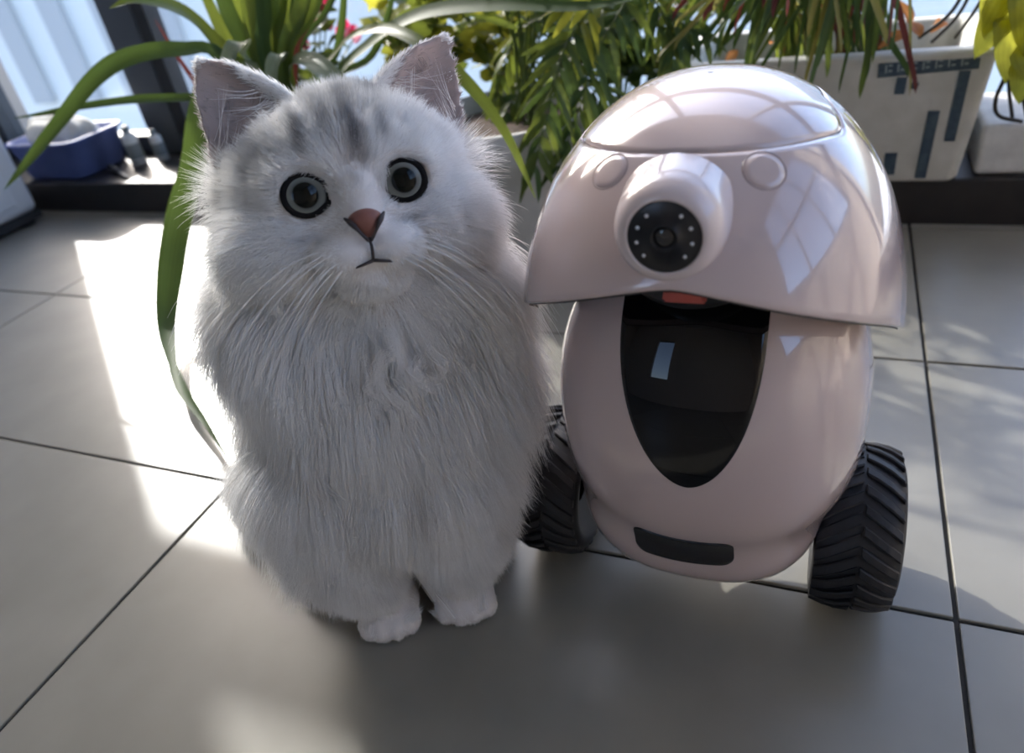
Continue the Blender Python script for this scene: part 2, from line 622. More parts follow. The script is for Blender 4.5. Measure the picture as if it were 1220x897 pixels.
me = lathe('lens', [(0.0091, -0.0254), (0.008, -0.0268), (0.005, -0.0278), (0.0001, -0.0282)], 40, 'Y'); me.transform(NB)
o = link('lens', me, m_lens); o.parent = nose
for sx in (-1, 1):
    for a in (48, 16, -16, -48):
        a = math.radians(a + 5)
        me = lathe('led', [(0.0016, -0.0262), (0.0015, -0.0272), (0.0001, -0.0275)], 14, 'Y')
        me.transform(NB @ Matrix.Translation((sx * 0.0225 * math.cos(a), 0, 0.0225 * math.sin(a))))
        o = link('led', me, m_led); o.parent = nose

# body: a ball on a narrower bowl, blended
B1c, B1r, B1n = np.array([-0.0690, .4900, .2116]), np.array([.1185, .119, .123]), 2.3
B2c, B2r, B2n = np.array([-0.0735, .4873, .1330]), np.array([.1020, .095, .0835]), 2.6

def sq(p, c, r_, n):
    return (np.abs((p - c) / r_) ** n).sum(-1) ** (1 / n) - 1

def body_F(p):
    up = np.where((p[..., 2] > B1c[2])[..., None], np.array([1., 1., 1.28]), np.array([1., 1., 1.]))
    a, b_ = sq(p, B1c, B1r * up, B1n), sq(p, B2c, B2r, B2n)
    k = 0.10
    h = np.clip(0.5 + 0.5 * (b_ - a) / k, 0, 1)
    return b_ * (1 - h) + a * h - k * h * (1 - h)

BC = np.array([-0.071, .489, .185])
th = np.linspace(0, 2 * math.pi, 112, endpoint=False)
ph = np.linspace(-math.pi / 2 + .01, math.pi / 2 - .01, 64)
PH, TH = np.meshgrid(ph, th, indexing='ij')
D = np.stack([np.cos(PH) * np.cos(TH), np.cos(PH) * np.sin(TH), np.sin(PH)], -1)
lo, hi = np.full(PH.shape, .02), np.full(PH.shape, .3)
for _ in range(36):
    mid = (lo + hi) / 2
    ins = body_F(BC + D * mid[..., None]) < 0
    lo = np.where(ins, mid, lo); hi = np.where(ins, hi, mid)
me = from_grid('body', BC + D * lo[..., None], close_v=True)
bm = bmesh.new(); bm.from_mesh(me)
bmesh.ops.holes_fill(bm, edges=[e_ for e_ in bm.edges if e_.is_boundary])
bm.to_mesh(me); bm.free()
body = keep(link('body', smooth(me), m_shell), robot)

def body_front(x, z, off):
    lo_, hi_ = np.full(np.shape(x), .30), np.full(np.shape(x), .489)
    for _ in range(40):
        mid_ = (lo_ + hi_) / 2
        out_ = body_F(np.stack([x, mid_, z], -1)) > 0
        lo_ = np.where(out_, mid_, lo_); hi_ = np.where(out_, hi_, mid_)
    return np.stack([x, hi_ - off, z], -1)

def body_patch(name, X, Z, off, m):
    P = body_front(X, Z, off)
    back = body_front(X[[0, -1]], Z[[0, -1]], -0.003)
    P2 = np.concatenate([back[:1], P, back[1:]], 0)
    # fold the sides in as well
    l = P2[:, :1].copy(); r_ = P2[:, -1:].copy(); l[..., 1] += .003; r_[..., 1] += .003
    P2 = np.concatenate([l, P2, r_], 1)
    return link(name, from_grid(name, P2), m)

s = np.linspace(0, 1, 30)
zs = 0.352 - (0.352 - 0.2170) * np.sin(s * math.pi / 2)
tt = np.clip((0.325 - zs) / 0.108, 0, 1)
wd = 0.0465 * (1 - tt ** 1.9) ** 0.56 + 0.0004
u_ = np.linspace(-1, 1, 25)
X = RX + 0.0012 + 0.002 * tt[:, None] + wd[:, None] * u_[None]
keep(body_patch('face_panel', X, np.repeat(zs[:, None], 25, 1), 0.0009, m_gloss_black), robot)

u_ = np.linspace(-1, 1, 41)
hw, cr = 0.0385, 0.010
xs = np.sign(u_) * hw * (1 - (1 - np.abs(u_)) ** 1.5)
hh = 0.0185 - np.where(np.abs(xs) > hw - cr, cr - np.sqrt(np.clip(cr * cr - (np.abs(xs) - hw + cr) ** 2, 0, None)), 0)
v_ = np.linspace(-1, 1, 9)
X = np.repeat((RX - 0.0035 + xs)[None], 9, 0)
Z = 0.1350 + v_[:, None] * hh[None] - 0.0035 * (1 - (xs / hw) ** 2)[None] + 0.018 * (xs[None])
keep(body_patch('sensor_strip', X, Z, 0.0008, m_sensor), robot)

# mouth under the visor, with the tongue
th = np.linspace(0, 2 * math.pi, 72, endpoint=False)
rows = []
for z, k in ((0.395, 1.0), (0.372, 1.0), (0.358, .985), (0.352, .95), (0.349, .85), (.349, .3)):
    rows.append(np.stack([RX + .002 + .068 * k * np.cos(th), .482 + .104 * k * np.sin(th), np.full(72, z) + .012 * np.abs(np.cos(th)) ** 2], -1))
keep(link('mouth', from_grid('mouth', np.array(rows), close_v=True), m_inner), robot)
bm = bmesh.new()
tv = [at(790, 346, .3755), at(836, 346, .3755), at(842, 364, .3735), at(788, 361, .3735)]
vs = [bm.verts.new(p) for p in tv] + [bm.verts.new(p + np.array([0, .016, 0.0])) for p in tv]
for f_ in ((0, 1, 2, 3), (7, 6, 5, 4), (0, 4, 5, 1), (1, 5, 6, 2), (2, 6, 7, 3), (3, 7, 4, 0)):
    bm.faces.new([vs[i] for i in f_])
bmesh.ops.bevel(bm, geom=bm.edges[:], offset=.0015, segments=2, affect='EDGES')
keep(link('tongue', bm_mesh('tongue', bm), m_tongue), robot)

# wheels
WR, WW, WY = 0.0735, 0.066, 0.5030
hwid = WW / 2
prof = [(0.020, -hwid * .55), (0.040, -hwid * .72), (0.052, -hwid * .98), (0.058, -hwid * 1.0), (0.0645, -hwid * .92), (0.0682, -hwid * .66), (0.0696, -hwid * .3),
        (0.0700, 0), (0.0696, hwid * .3), (0.0682, hwid * .66), (0.0645, hwid * .92), (0.058, hwid * 1.0), (0.052, hwid * .98), (0.040, hwid * .72), (0.020, hwid * .55)]
lug_me = {}
for sx in (-1, 1):
    bm = bmesh.new()
    add_box(bm, (0.0015, -0.0042, -0.0035), (hwid * .93, 0.0042, 0.0030))
    bmesh.ops.subdivide_edges(bm, edges=[e_ for e_ in bm.edges if abs(e_.verts[0].co.x - e_.verts[1].co.x) > .01], cuts=2)
    for v in bm.verts:                       # slanted block, dropping over the shoulder
        v.co.y += -(v.co.x - 0.002) * 0.62
        v.co.z -= 0.0075 * max(0, (v.co.x / hwid - .25) / .68) ** 2
        v.co.x *= sx
    bmesh.ops.bevel(bm, geom=bm.edges[:], offset=.0011, segments=1, affect='EDGES')
    lug_me[sx] = bm_mesh('tread_lug', bm)
    lug_me[sx].materials.append(m_rubber)
for side, cx in ((-1, -0.2140), (1, 0.0545)):
    wh = link('wheel', lathe('wheel', prof, 64, 'X'), m_rubber)
    wh.location = (cx, WY, WR)
    keep(wh, robot)
    hub = link('hub', lathe('hub', [(0.0001, side * hwid * .70), (0.018, side * hwid * .70), (0.030, side * hwid * .62), (0.041, side * hwid * .70)], 40, 'X'), m_inner)
    hub.parent = wh
    for k in range(26):
        for sx in (-1, 1):
            a = 2 * math.pi * (k + (0.5 if sx > 0 else 0)) / 26
            o = bpy.data.objects.new('tread_lug', lug_me[sx])
            COL.objects.link(o)
            o.parent = wh
            o.matrix_local = Matrix.Rotation(a, 4, 'X') @ Matrix.Translation((0, 0, 0.0697))
    ax = link('axle', tube('axle', [(cx - side * .02, WY, WR), (RX + side * .05, WY, WR + .004)], .008, 16), m_inner)
    keep(ax, robot)

# ================================================================== CAT
# cat frame: u to the cat's left (picture right), v towards the photographer, z up; origin on the floor between the front paws
CG = np.array([-0.30975, 0.34749, 0.0])
CU = np.array([0.89416, 0.44775, 0.0])
CV = np.array([0.44775, -0.89416, 0.0])

def cw(a, b_, z):
    return CG + CU * a + CV * b_ + np.array([0, 0, z])

def rotm(yaw, pitch, roll):
    cy, sy, cp_, sp_, cr_, sr_ = math.cos(yaw), math.sin(yaw), math.cos(pitch), math.sin(pitch), math.cos(roll), math.sin(roll)
    f = CV * cy * cp_ + CU * sy * cp_ + np.array([0, 0, sp_])
    s0 = CU * cy - CV * sy
    h0 = np.cross(f, s0) * -1
    if h0[2] < 0:
        h0 = -h0
    s1 = s0 * cr_ + h0 * sr_
    h1 = h0 * cr_ - s0 * sr_
    return s1, f, h1

HS, HF, HH = rotm(math.radians(13), math.radians(15), math.radians(-5))
EYE_MID = cw(0.0455, -0.003, 0.4325)
HO = EYE_MID - HF * 0.045
HB = np.stack([HS, HF, HH], 1)                 # head-local (s, f, h) -> world

def hw_(s, f, h):
    return HO + HB @ np.array([s, f, h])

m_skin = mat('cat_skin', (0.66, 0.63, 0.61), 0.75)
m_eye = bpy.data.materials.new('cat_iris'); m_eye.use_nodes = True
n = m_eye.node_tree
b = n.nodes['Principled BSDF']
tc = n.nodes.new('ShaderNodeTexCoord'); sep = n.nodes.new('ShaderNodeSeparateXYZ')
n.links.new(tc.outputs['Object'], sep.inputs[0])
cx_ = n.nodes.new('ShaderNodeCombineXYZ')
n.links.new(sep.outputs['X'], cx_.inputs[0]); n.links.new(sep.outputs['Y'], cx_.inputs[1])
ln = n.nodes.new('ShaderNodeVectorMath'); ln.operation = 'LENGTH'
n.links.new(cx_.outputs[0], ln.inputs[0])
mr = n.nodes.new('ShaderNodeMapRange')
mr.inputs['From Min'].default_value = 0; mr.inputs['From Max'].default_value = 0.0187
n.links.new(ln.outputs['Value'], mr.inputs['Value'])
rp = n.nodes.new('ShaderNodeValToRGB')
els = rp.color_ramp.elements
els[0].position = 0.0; els[0].color = (0.004, 0.005, 0.004, 1)
els[1].position = 1.0; els[1].color = (0.01, 0.01, 0.01, 1)
for p_, c_ in ((.41, (0.004, 0.005, 0.004, 1)), (.445, (0.13, 0.135, 0.12, 1)), (.54, (0.19, 0.20, 0.18, 1)), (.63, (0.22, 0.232, 0.215, 1)), (.685, (0.06, 0.062, 0.06, 1)), (.72, (0.012, 0.012, 0.013, 1))):
    e = els.new(p_); e.color = c_
n.links.new(mr.outputs['Result'], rp.inputs['Fac'])
n.links.new(rp.outputs['Color'], b.inputs['Base Color'])
b.inputs['Roughness'].default_value = 0.08
b.inputs['Specular IOR Level'].default_value = 0.22
m_lid = mat('dark_eye_rim', (0.006, 0.005, 0.005), 0.7, spec=0.15)
m_nose_c = mat('cat_nose_leather', (0.20, 0.075, 0.055), 0.5, bump=(900, .2, .0006))
m_dark = mat('dark_lip_skin', (0.035, 0.025, 0.025), 0.6)
m_whisk = mat('white_whisker', (0.85, 0.84, 0.82), 0.35)

cat = empty('cat', cw(0, -.05, 0), 'white long-haired cat with grey forehead stripes sitting on the tiles, looking up', 'cat')

# ---- body: blobs joined by a voxel remesh into one surface
def blob(bm, c, r_, basis=None, sub=3):
    res = bmesh.ops.create_icosphere(bm, subdivisions=sub, radius=1)
    for v in res['verts']:
        q = np.array(v.co) * np.array(r_)
        v.co = Vector(np.array(c) + (basis @ q if basis is not None else q))

CB = np.stack([CU, CV, np.array([0, 0, 1.0])], 1)

def cblob(bm, a, b_, z, ra, rb, rz):
    blob(bm, cw(a, b_, z), (ra, rb, rz), CB)

def hblob(bm, s, f, h, rs, rf, rh):
    blob(bm, hw_(s, f, h), (rs, rf, rh), HB)

def limb(bm, pts):
    """pts: (world point, radius) chain of balls"""
    for (p, r0), (q, r1) in zip(pts[:-1], pts[1:]):
        k = max(2, int(np.linalg.norm(np.array(q) - p) / (min(r0, r1) * .5)))
        for t in np.linspace(0, 1, k + 1):
            rr_ = r0 + (r1 - r0) * t
            blob(bm, np.array(p) * (1 - t) + np.array(q) * t, (rr_,) * 3, None, 2)

bm = bmesh.new()
cblob(bm, -.022, -.145, .105, .086, .095, .105)     # rump and belly
cblob(bm, .002, -.095, .215, .083, .075, .120)      # rib cage
cblob(bm, -.018, -.085, .205, .074, .066, .120)     # deep fluffy flank
cblob(bm, .018, -.055, .255, .082, .058, .088)      # chest
cblob(bm, .062, -.058, .262, .050, .050, .085)
cblob(bm, -.006, -.060, .325, .070, .058, .068)     # ruff
cblob(bm, .028, -.060, .335, .078, .060, .068)
cblob(bm, .068, -.062, .335, .048, .050, .062)
cblob(bm, .018, -.040, .180, .074, .046, .080)      # breast between the legs
cblob(bm, -.050, -.145, .088, .052, .075, .085)     # haunches
cblob(bm, .024, -.115, .075, .045, .070, .072)
limb(bm, [(cw(-.050, -.046, .190), .044), (cw(-.056, -.034, .110), .041), (cw(-.046, -.024, .060), .034), (cw(-.036, -.022, .030), .028)])
limb(bm, [(cw(.048, -.048, .190), .040), (cw(.048, -.036, .110), .038), (cw(.046, -.028, .060), .032), (cw(.041, -.026, .030), .027)])
for a0, b0 in ((-.034, -.010), (.040, -.014)):      # front paws with four toes
    cblob(bm, a0, b0 - .012, .024, .030, .030, .022)
    for k in range(4):
        x = (k - 1.5) * .0135
        cblob(bm, a0 + x, b0 + .012 - .35 * abs(x), .0155, .0100, .016, .0145)
cblob(bm, -.095, -.095, .020, .026, .050, .017)     # hind feet
cblob(bm, .055, -.085, .018, .022, .045, .016)
limb(bm, [(cw(-.06, -.22, .05), .032), (cw(-.14, -.235, .036), .028), (cw(-.205, -.215, .030), .024), (cw(-.190, -.175, .025), .016)])   # tail
# head
hblob(bm, 0, -.010, .006, .074, .064, .056)
hblob(bm, 0, -.008, .030, .063, .048, .026)
for sx in (-1, 1):
    hblob(bm, sx * .044, .000, -.030, .042, .042, .036)
    hblob(bm, sx * .0145, .050, -.0375, .0195, .021, .0150)      # whisker pads
    hblob(bm, sx * .034, .022, .010, .026, .024, .024)           # brow
hblob(bm, 0, .040, -.006, .0165, .026, .022)        # bridge of the nose
hblob(bm, 0, .058, -.0185, .0115, .013, .0105)      # nose tip
hblob(bm, 0, .036, -.0550, .024, .022, .0160)       # chin
# ears: cupped shells
EARS = []
for sx in (-1, 1):
    out_b = np.array([sx * .083, -.032, -.004]); in_b = np.array([sx * .020, -.020, .050]); tip = np.array([sx * .084, -.034, .094])
    if sx > 0:
        tip = np.array([.091, -.040, .093])
    mid = (out_b + in_b) / 2
    wv = (out_b - in_b) / 2
    face = np.cross(wv, tip - mid); face /= np.linalg.norm(face)
    if face[1] < 0:
        face = -face
    face = face + np.array([sx * .18, 0, 0]); face /= np.linalg.norm(face)
    EARS.append((mid, wv, tip, face))
    N_, K_ = 13, 9
    front, back = [], []
    for i in range(N_):
        t = -.18 + 1.18 * i / (N_ - 1)
        c = mid + (tip - mid) * t
        w = (1 - max(t, 0) ** 1.6) ** 0.9 + .05
        fr, bk = [], []
        for j in range(K_):
            x = -1 + 2 * j / (K_ - 1)
            dep = -.022 * (1 - x * x) * w
            p = c + wv * x * w + face * dep
            fr.append(hw_(*p)); bk.append(hw_(*(p - face * .0090 * (0.8 + .2 * (1 - x * x)))))
        front.append(fr); back.append(bk)
    fv = [[bm.verts.new(q) for q in r_] for r_ in front]
    bv = [[bm.verts.new(q) for q in r_] for r_ in back]
    for i in range(N_ - 1):
        for j in range(K_ - 1):
            bm.faces.new((fv[i][j], fv[i][j + 1], fv[i + 1][j + 1], fv[i + 1][j]))
            bm.faces.new((bv[i][j], bv[i + 1][j], bv[i + 1][j + 1], bv[i][j + 1]))
        for j in (0, K_ - 1):
            q = (fv[i][j], fv[i + 1][j], bv[i + 1][j], bv[i][j])
            bm.faces.new(q if j == 0 else q[::-1])
    for i in (0, N_ - 1):
        for j in range(K_ - 1):
            q = (fv[i][j], bv[i][j], bv[i][j + 1], fv[i][j + 1])
            bm.faces.new(q if i == 0 else q[::-1])
raw = bpy.data.meshes.new('cat_raw')
bm.to_mesh(raw); bm.free()
tmp = bpy.data.objects.new('cat_raw', raw)
COL.objects.link(tmp)
md = tmp.modifiers.new('r', 'REMESH'); md.mode = 'VOXEL'; md.voxel_size = 0.0031
md = tmp.modifiers.new('s', 'SMOOTH'); md.factor = 0.5; md.iterations = 5
dg = bpy.context.evaluated_depsgraph_get()
body_me = bpy.data.meshes.new_from_object(tmp.evaluated_get(dg))
bpy.data.objects.remove(tmp); bpy.data.meshes.remove(raw)
body_me.name = 'cat_body'

EYE_C = [np.array([-.0320, .0280, .0005]), np.array([.0320, .0280, .0005])]
EYE_R = 0.0176
nv = len(body_me.vertices)
V = np.zeros(nv * 3); body_me.vertices.foreach_get('co', V); V = V.reshape(-1, 3)
L_ = (V - HO) @ HB
GAZE = [None, None]
for k, c in enumerate(EYE_C):                       # press shallow sockets into the face
    d2 = np.hypot(L_[:, 0] - c[0], L_[:, 2] - c[2])
    m_ = (d2 < .021) & (L_[:, 1] > .005)
    lim = .0355 + .012 * np.clip((d2 - .0132) / .0065, 0, 1)
    L_[:, 1] = np.where(m_, np.minimum(L_[:, 1], lim), L_[:, 1])
V = HO + L_ @ HB.T
V[:, 2] = np.maximum(V[:, 2], 0.0005)
body_me.vertices.foreach_set('co', V.ravel()); body_me.update()
cbody = keep(link('body', smooth(body_me), [m_skin, mat('ear_inner_skin', (0.40, 0.325, 0.305), 0.8)]), cat)

for k, c in enumerate(EYE_C):
    e_w = hw_(*c)
    g = np.array([0, 0, CAM_Z]) - e_w; g /= np.linalg.norm(g)
    g = g * .93 + HF * .10; g /= np.linalg.norm(g)
    bm = bmesh.new(); bmesh.ops.create_uvsphere(bm, u_segments=40, v_segments=28, radius=EYE_R)
    ey = link('eye', bm_mesh('eye', bm, True), m_eye)
    ey.matrix_world = Matrix.Translation(e_w - np.array(cat.location)) @ Vector(g).to_track_quat('Z', 'Y').to_matrix().to_4x4()
    ey.parent = cat
    # dark rim, drawn out to the inner corner
    gx = np.cross(np.array([0, 0, 1.0]), g); gx /= np.linalg.norm(gx); gy = np.cross(g, gx)
    sgn = 1 if k == 0 else -1                      # direction of the nose along gx
    sgn = np.sign((HO - e_w + HF * .08) @ gx)
    pts = []
    for a in np.linspace(0, 2 * math.pi, 48, endpoint=False):
        rr_ = .0131
        ca, sa = math.cos(a), math.sin(a)
        k1 = max(0, sgn * ca) ** 6
        px_ = rr_ * ca + sgn * k1 * .0068
        py_ = rr_ * (.93 * sa) - k1 * .0050
        dz = math.sqrt(max(EYE_R ** 2 - rr_ ** 2, 0)) - .0042 * k1
        pts.append(e_w + gx * px_ + gy * py_ + g * (dz + .0003))
    pts = np.array(pts)
    P = np.zeros((48, 8, 3))
    for i in range(48):
        T = pts[(i + 1) % 48] - pts[i - 1]; T /= np.linalg.norm(T)
        B = np.cross(T, g); B /= np.linalg.norm(B); N2 = np.cross(B, T)
        for j in range(8):
            a = 2 * math.pi * j / 8
            P[i, j] = pts[i] + .0023 * (B * math.cos(a) + N2 * math.sin(a))
    keep(link('eye_rim', from_grid('eye_rim', P, close_u=True, close_v=True), m_lid), cat)

# nose leather, nostrils, lip line
bm = bmesh.new(); bmesh.ops.create_icosphere(bm, subdivisions=4, radius=1)
for v in bm.verts:
    h = v.co.z
    w = 0.34 + 0.66 * max(0, min(1, (h + 1) / 1.5))
    q = np.array([v.co.x * .0120 * w, .0668 + v.co.y * .0064 - .0035 * (1 - h) * .5, -.0205 + h * .0098])
    q[1] += -.0016 * max(0, abs(v.co.x) - .55) * 4
    v.co = Vector(hw_(*q))
nl = keep(link('nose', bm_mesh('nose', bm, True), m_nose_c), cat)
for sx in (-1, 1):
    me = tube('nostril', [hw_(sx * .0122, .0640, -.0150), hw_(sx * .0085, .0702, -.0188), hw_(sx * .0046, .0722, -.0245), hw_(sx * .0008, .0708, -.0300)], .0013, 8, 12, [(0, .6), (.3, 1.5), (.6, .8), (1, .8)])
    keep(link('nostril', me, m_dark), cat)
me = tube('philtrum', [hw_(0, .0690, -.0280), hw_(0.0003, .0700, -.0340), hw_(0, .0665, -.0425)], .0010, 8, 10)
keep(link('philtrum', me, m_dark), cat)
for sx in (-1, 1):
    me = tube('lip_line', [hw_(0, .0670, -.0425), hw_(sx * .0065, .0690, -.0438), hw_(sx * .0120, .0655, -.0455), hw_(sx * .0165, .0580, -.0470)], .0013, 8, 16, [(0, 1), (.5, .6), (1, .15)])
    keep(link('lip_line', me, m_dark), cat)

# ---- fur
tri = []
body_me.calc_loop_triangles()
tri = np.zeros(len(body_me.loop_triangles) * 3, int); body_me.loop_triangles.foreach_get('vertices', tri); tri = tri.reshape(-1, 3)
VN = np.zeros(nv * 3); body_me.vertices.foreach_get('normal', VN); VN = VN.reshape(-1, 3)
A, B, C = V[tri[:, 0]], V[tri[:, 1]], V[tri[:, 2]]
area = np.linalg.norm(np.cross(B - A, C - A), axis=1) / 2
cen = (A + B + C) / 3

def ss(x, a, b_):
    t = np.clip((x - a) / (b_ - a), 0, 1)
    return t * t * (3 - 2 * t)

def cat_coords(p):
    q = p - CG
    return np.stack([q @ CU, q @ CV, q[:, 2]], 1)

def head_weight(p):
    l = (p - HO) @ HB
    return 1 - ss(np.linalg.norm(l * np.array([1, 1, 1.0]), axis=1), .085, .115) * (l[:, 2] < .03)

def ear_info(l):
    """(inside the ear?, 0..1 up the ear, front side?) in head coordinates"""
    isin = np.zeros(len(l), bool); up = np.zeros(len(l)); xx = np.zeros(len(l))
    for mid, wv, tip, face in EARS:
        ax = tip - mid
        t = ((l - mid) @ ax) / (ax @ ax)
        x = ((l - mid) @ wv) / (wv @ wv)
        d = (l - mid) @ face
        m_ = (t > .10) & (t < 1.15) & (np.abs(x) < 1.15) & (np.abs(d) < .035) & (np.sign(l[:, 0]) == np.sign(mid[0]))
        isin |= m_; up = np.where(m_, t, up); xx = np.where(m_, x, xx)
    return isin, up, xx

pc_ = np.zeros(len(body_me.polygons) * 3); body_me.polygons.foreach_get('center', pc_)
pn_ = np.zeros(len(body_me.polygons) * 3); body_me.polygons.foreach_get('normal', pn_)
e_in, e_up, e_x = ear_info((pc_.reshape(-1, 3) - HO) @ HB)
e_m = e_in & (((pn_.reshape(-1, 3)) @ HB)[:, 1] > .1) & (np.abs(e_x) < .86) & (e_up < .94)
body_me.polygons.foreach_set('material_index', e_m.astype(np.int32)); body_me.update()
NOSE_L = np.array([0, .072, -.022])
dens_l = (cen - HO) @ HB
isear, _, _ = ear_info(dens_l)
hwgt = head_weight(cen)
cc = cat_coords(cen)
density = 1.0 + 1.3 * hwgt + .8 * (cc[:, 1] > -.09) + .9 * isear
density[(cc[:, 1] < -.16)] *= .55                   # the back is not seen much
density[cc[:, 2] < .002] = 0
prob = area * density; prob /= prob.sum()
NH = 300000
ti = nrg.choice(len(tri), NH, p=prob)
w1, w2 = nrg.random(NH), nrg.random(NH)
fl = w1 + w2 > 1; w1[fl] = 1 - w1[fl]; w2[fl] = 1 - w2[fl]
R0 = A[ti] + (B[ti] - A[ti]) * w1[:, None] + (C[ti] - A[ti]) * w2[:, None]
NN = VN[tri[ti, 0]] * (1 - w1 - w2)[:, None] + VN[tri[ti, 1]] * w1[:, None] + VN[tri[ti, 2]] * w2[:, None]
NN /= np.linalg.norm(NN, axis=1)[:, None]
l = (R0 - HO) @ HB
c3 = cat_coords(R0)
nl_ = NN @ HB
isear, eup, ex = ear_info(l)
ear_front = isear & (nl_[:, 1] > .15)
hwg = head_weight(R0)
keepm = np.ones(NH, bool)
for c in EYE_C:
    dd = np.hypot(l[:, 0] - c[0], l[:, 2] - c[2])
    keepm &= ~((dd < .0150) & (l[:, 1] > .0))
    ic = c + np.array([-np.sign(c[0]) * .0185, 0, -.006])
    keepm &= ~((np.hypot(l[:, 0] - ic[0], l[:, 2] - ic[2]) < .0042) & (l[:, 1] > .0))
keepm &= ~((np.abs(l[:, 0]) < .0122 * np.clip(1 + (l[:, 2] + .013) / .022, .2, 1)) & (l[:, 2] > -.031) & (l[:, 2] < -.011) & (l[:, 1] > .045))
keepm &= ~(ear_front & (np.abs(ex) < .8) & (eup < .9) & (nrg.random(NH) < .72))
# --- length
dn = np.linalg.norm(l - NOSE_L, axis=1)
len_head = .0035 + .009 * ss(dn, .012, .055) + .016 * ss(dn, .065, .115)
len_head = np.where(l[:, 2] > .028, np.minimum(len_head, .0175), len_head)
cheek = ss(np.abs(l[:, 0]), .045, .085) * ss(-l[:, 2], -.03, .02)
len_head += .017 * cheek
z = c3[:, 2]
len_body = .048 + .010 * ss(np.abs(c3[:, 0] - .01), .06, .11) + .026 * ss(z, .12, .22) * ss(c3[:, 1], -.14, -.07)
len_body = np.where(z < .12, .012 + (len_body - .012) * ss(z, .035, .13), len_body)
len_body = np.where((z < .12) & (c3[:, 1] < -.06), np.maximum(len_body, .034), len_body)
len_body = np.where((z < .035) & (c3[:, 1] > -.055) & (np.abs(c3[:, 0]) < .075), .0065, len_body)
LEN = len_head * hwg + len_body * (1 - hwg)
LEN = np.where(isear, np.where(ear_front, .0060, .0070), LEN)
LEN = np.where(isear & (np.abs(ex) > .80), .0095, LEN)
# --- direction
gl = l - NOSE_L                                     # away from the nose
g_head = gl / (np.linalg.norm(gl, axis=1)[:, None] + 1e-9)
g_head[:, 2] -= .55 * cheek
g_head = g_head @ HB.T
down = np.array([0, 0, -1.0])
side = (c3[:, 0] - .02)
g_body = down[None] * 1.0 + CU[None] * (side * 4.5)[:, None] - CV[None] * .15
chest = ss(c3[:, 1], -.09, -.04) * ss(z, .1, .2)
g_body = g_body + CV[None] * (.35 * chest)[:, None]
Gd = g_head * hwg[:, None] + g_body * (1 - hwg)[:, None]
for mid, wv, tip, face in EARS:
    ax = (tip - mid); ax = ax / np.linalg.norm(ax)
    m_ = isear & (np.sign(l[:, 0]) == np.sign(mid[0]))
    inner = (HB @ (ax * .8 - wv / np.linalg.norm(wv) * -.5 + face * .05))
    outer = HB @ ax
    edge = np.clip(np.abs(ex) - .6, 0, 1)
    Gd = np.where((m_ & ear_front)[:, None], (inner[None] * .9 + (HB @ (wv / np.linalg.norm(wv)))[None] * 0), Gd)
    Gd = np.where((m_ & ~ear_front)[:, None], outer[None] + .5 * (HB @ (wv / np.linalg.norm(wv)))[None] * np.sign(ex)[:, None] * edge[:, None], Gd)
Gd = Gd - NN * np.sum(Gd * NN, 1)[:, None]
Gd /= np.linalg.norm(Gd, axis=1)[:, None] + 1e-9
lift = np.where(isear, .30, (.38 + .14 * ss(l[:, 2], .02, .045)) * hwg + .54 * (1 - hwg))
lift = np.where(z < .05, .25, lift)
D0 = NN * lift[:, None] + Gd * (1 - lift)[:, None]
D0 += nrg.normal(0, .13, (NH, 3))
D0 /= np.linalg.norm(D0, axis=1)[:, None]
LEN = LEN * nrg.uniform(.70, 1.15, NH)
# clump guides: strands of one cell share a bend
cell = .0095
key = np.floor((R0 + nrg.normal(0, .0018, (NH, 3))) / cell).astype(int)
hsh = (key[:, 0] * 73856093 ^ key[:, 1] * 19349663 ^ key[:, 2] * 83492791) & 0xffff
tab_d = nrg.normal(0, 1, (65536, 3)); tab_w = nrg.uniform(.25, 1, 65536)
uq, inv = np.unique(hsh, return_inverse=True)
cnt = np.bincount(inv)[:, None]
cenk = np.stack([np.bincount(inv, R0[:, k]) for k in range(3)], 1) / cnt
dirk = np.stack([np.bincount(inv, D0[:, k]) for k in range(3)], 1) / cnt
lenk = (np.bincount(inv, LEN) / cnt[:, 0])
K = 7
tt = np.linspace(0, 1, K)
GR = (down * .9)[None] * (1 - hwg)[:, None] + down[None] * .12 * hwg[:, None] + Gd * .55
bendn = tab_d[hsh] * .20 * (1 - .55 * hwg)[:, None]
P = np.zeros((NH, K, 3)); P[:, 0] = R0 - NN * .0012
d = D0.copy()
for k in range(1, K):
    P[:, k] = P[:, k - 1] + d * (LEN / (K - 1))[:, None]
    d = d + (GR * .24 + bendn * .22 + nrg.normal(0, .05, (NH, 3)))
    d /= np.linalg.norm(d, axis=1)[:, None]
# pull tips of each cell together into tufts
tipc = np.stack([np.bincount(inv, P[:, -1, k]) for k in range(3)], 1) / cnt
pull = (.48 * (1 - hwg) + .38 * hwg) * tab_w[hsh]
pull = np.where(isear, .1, pull)
for k in range(1, K):
    mk = np.stack([np.bincount(inv, P[:, k, j]) for j in range(3)], 1) / cnt
    P[:, k] += (mk[inv] - P[:, k]) * (pull * tt[k] ** 1.3)[:, None]
P[:, :, 2] = np.maximum(P[:, :, 2], .0010)
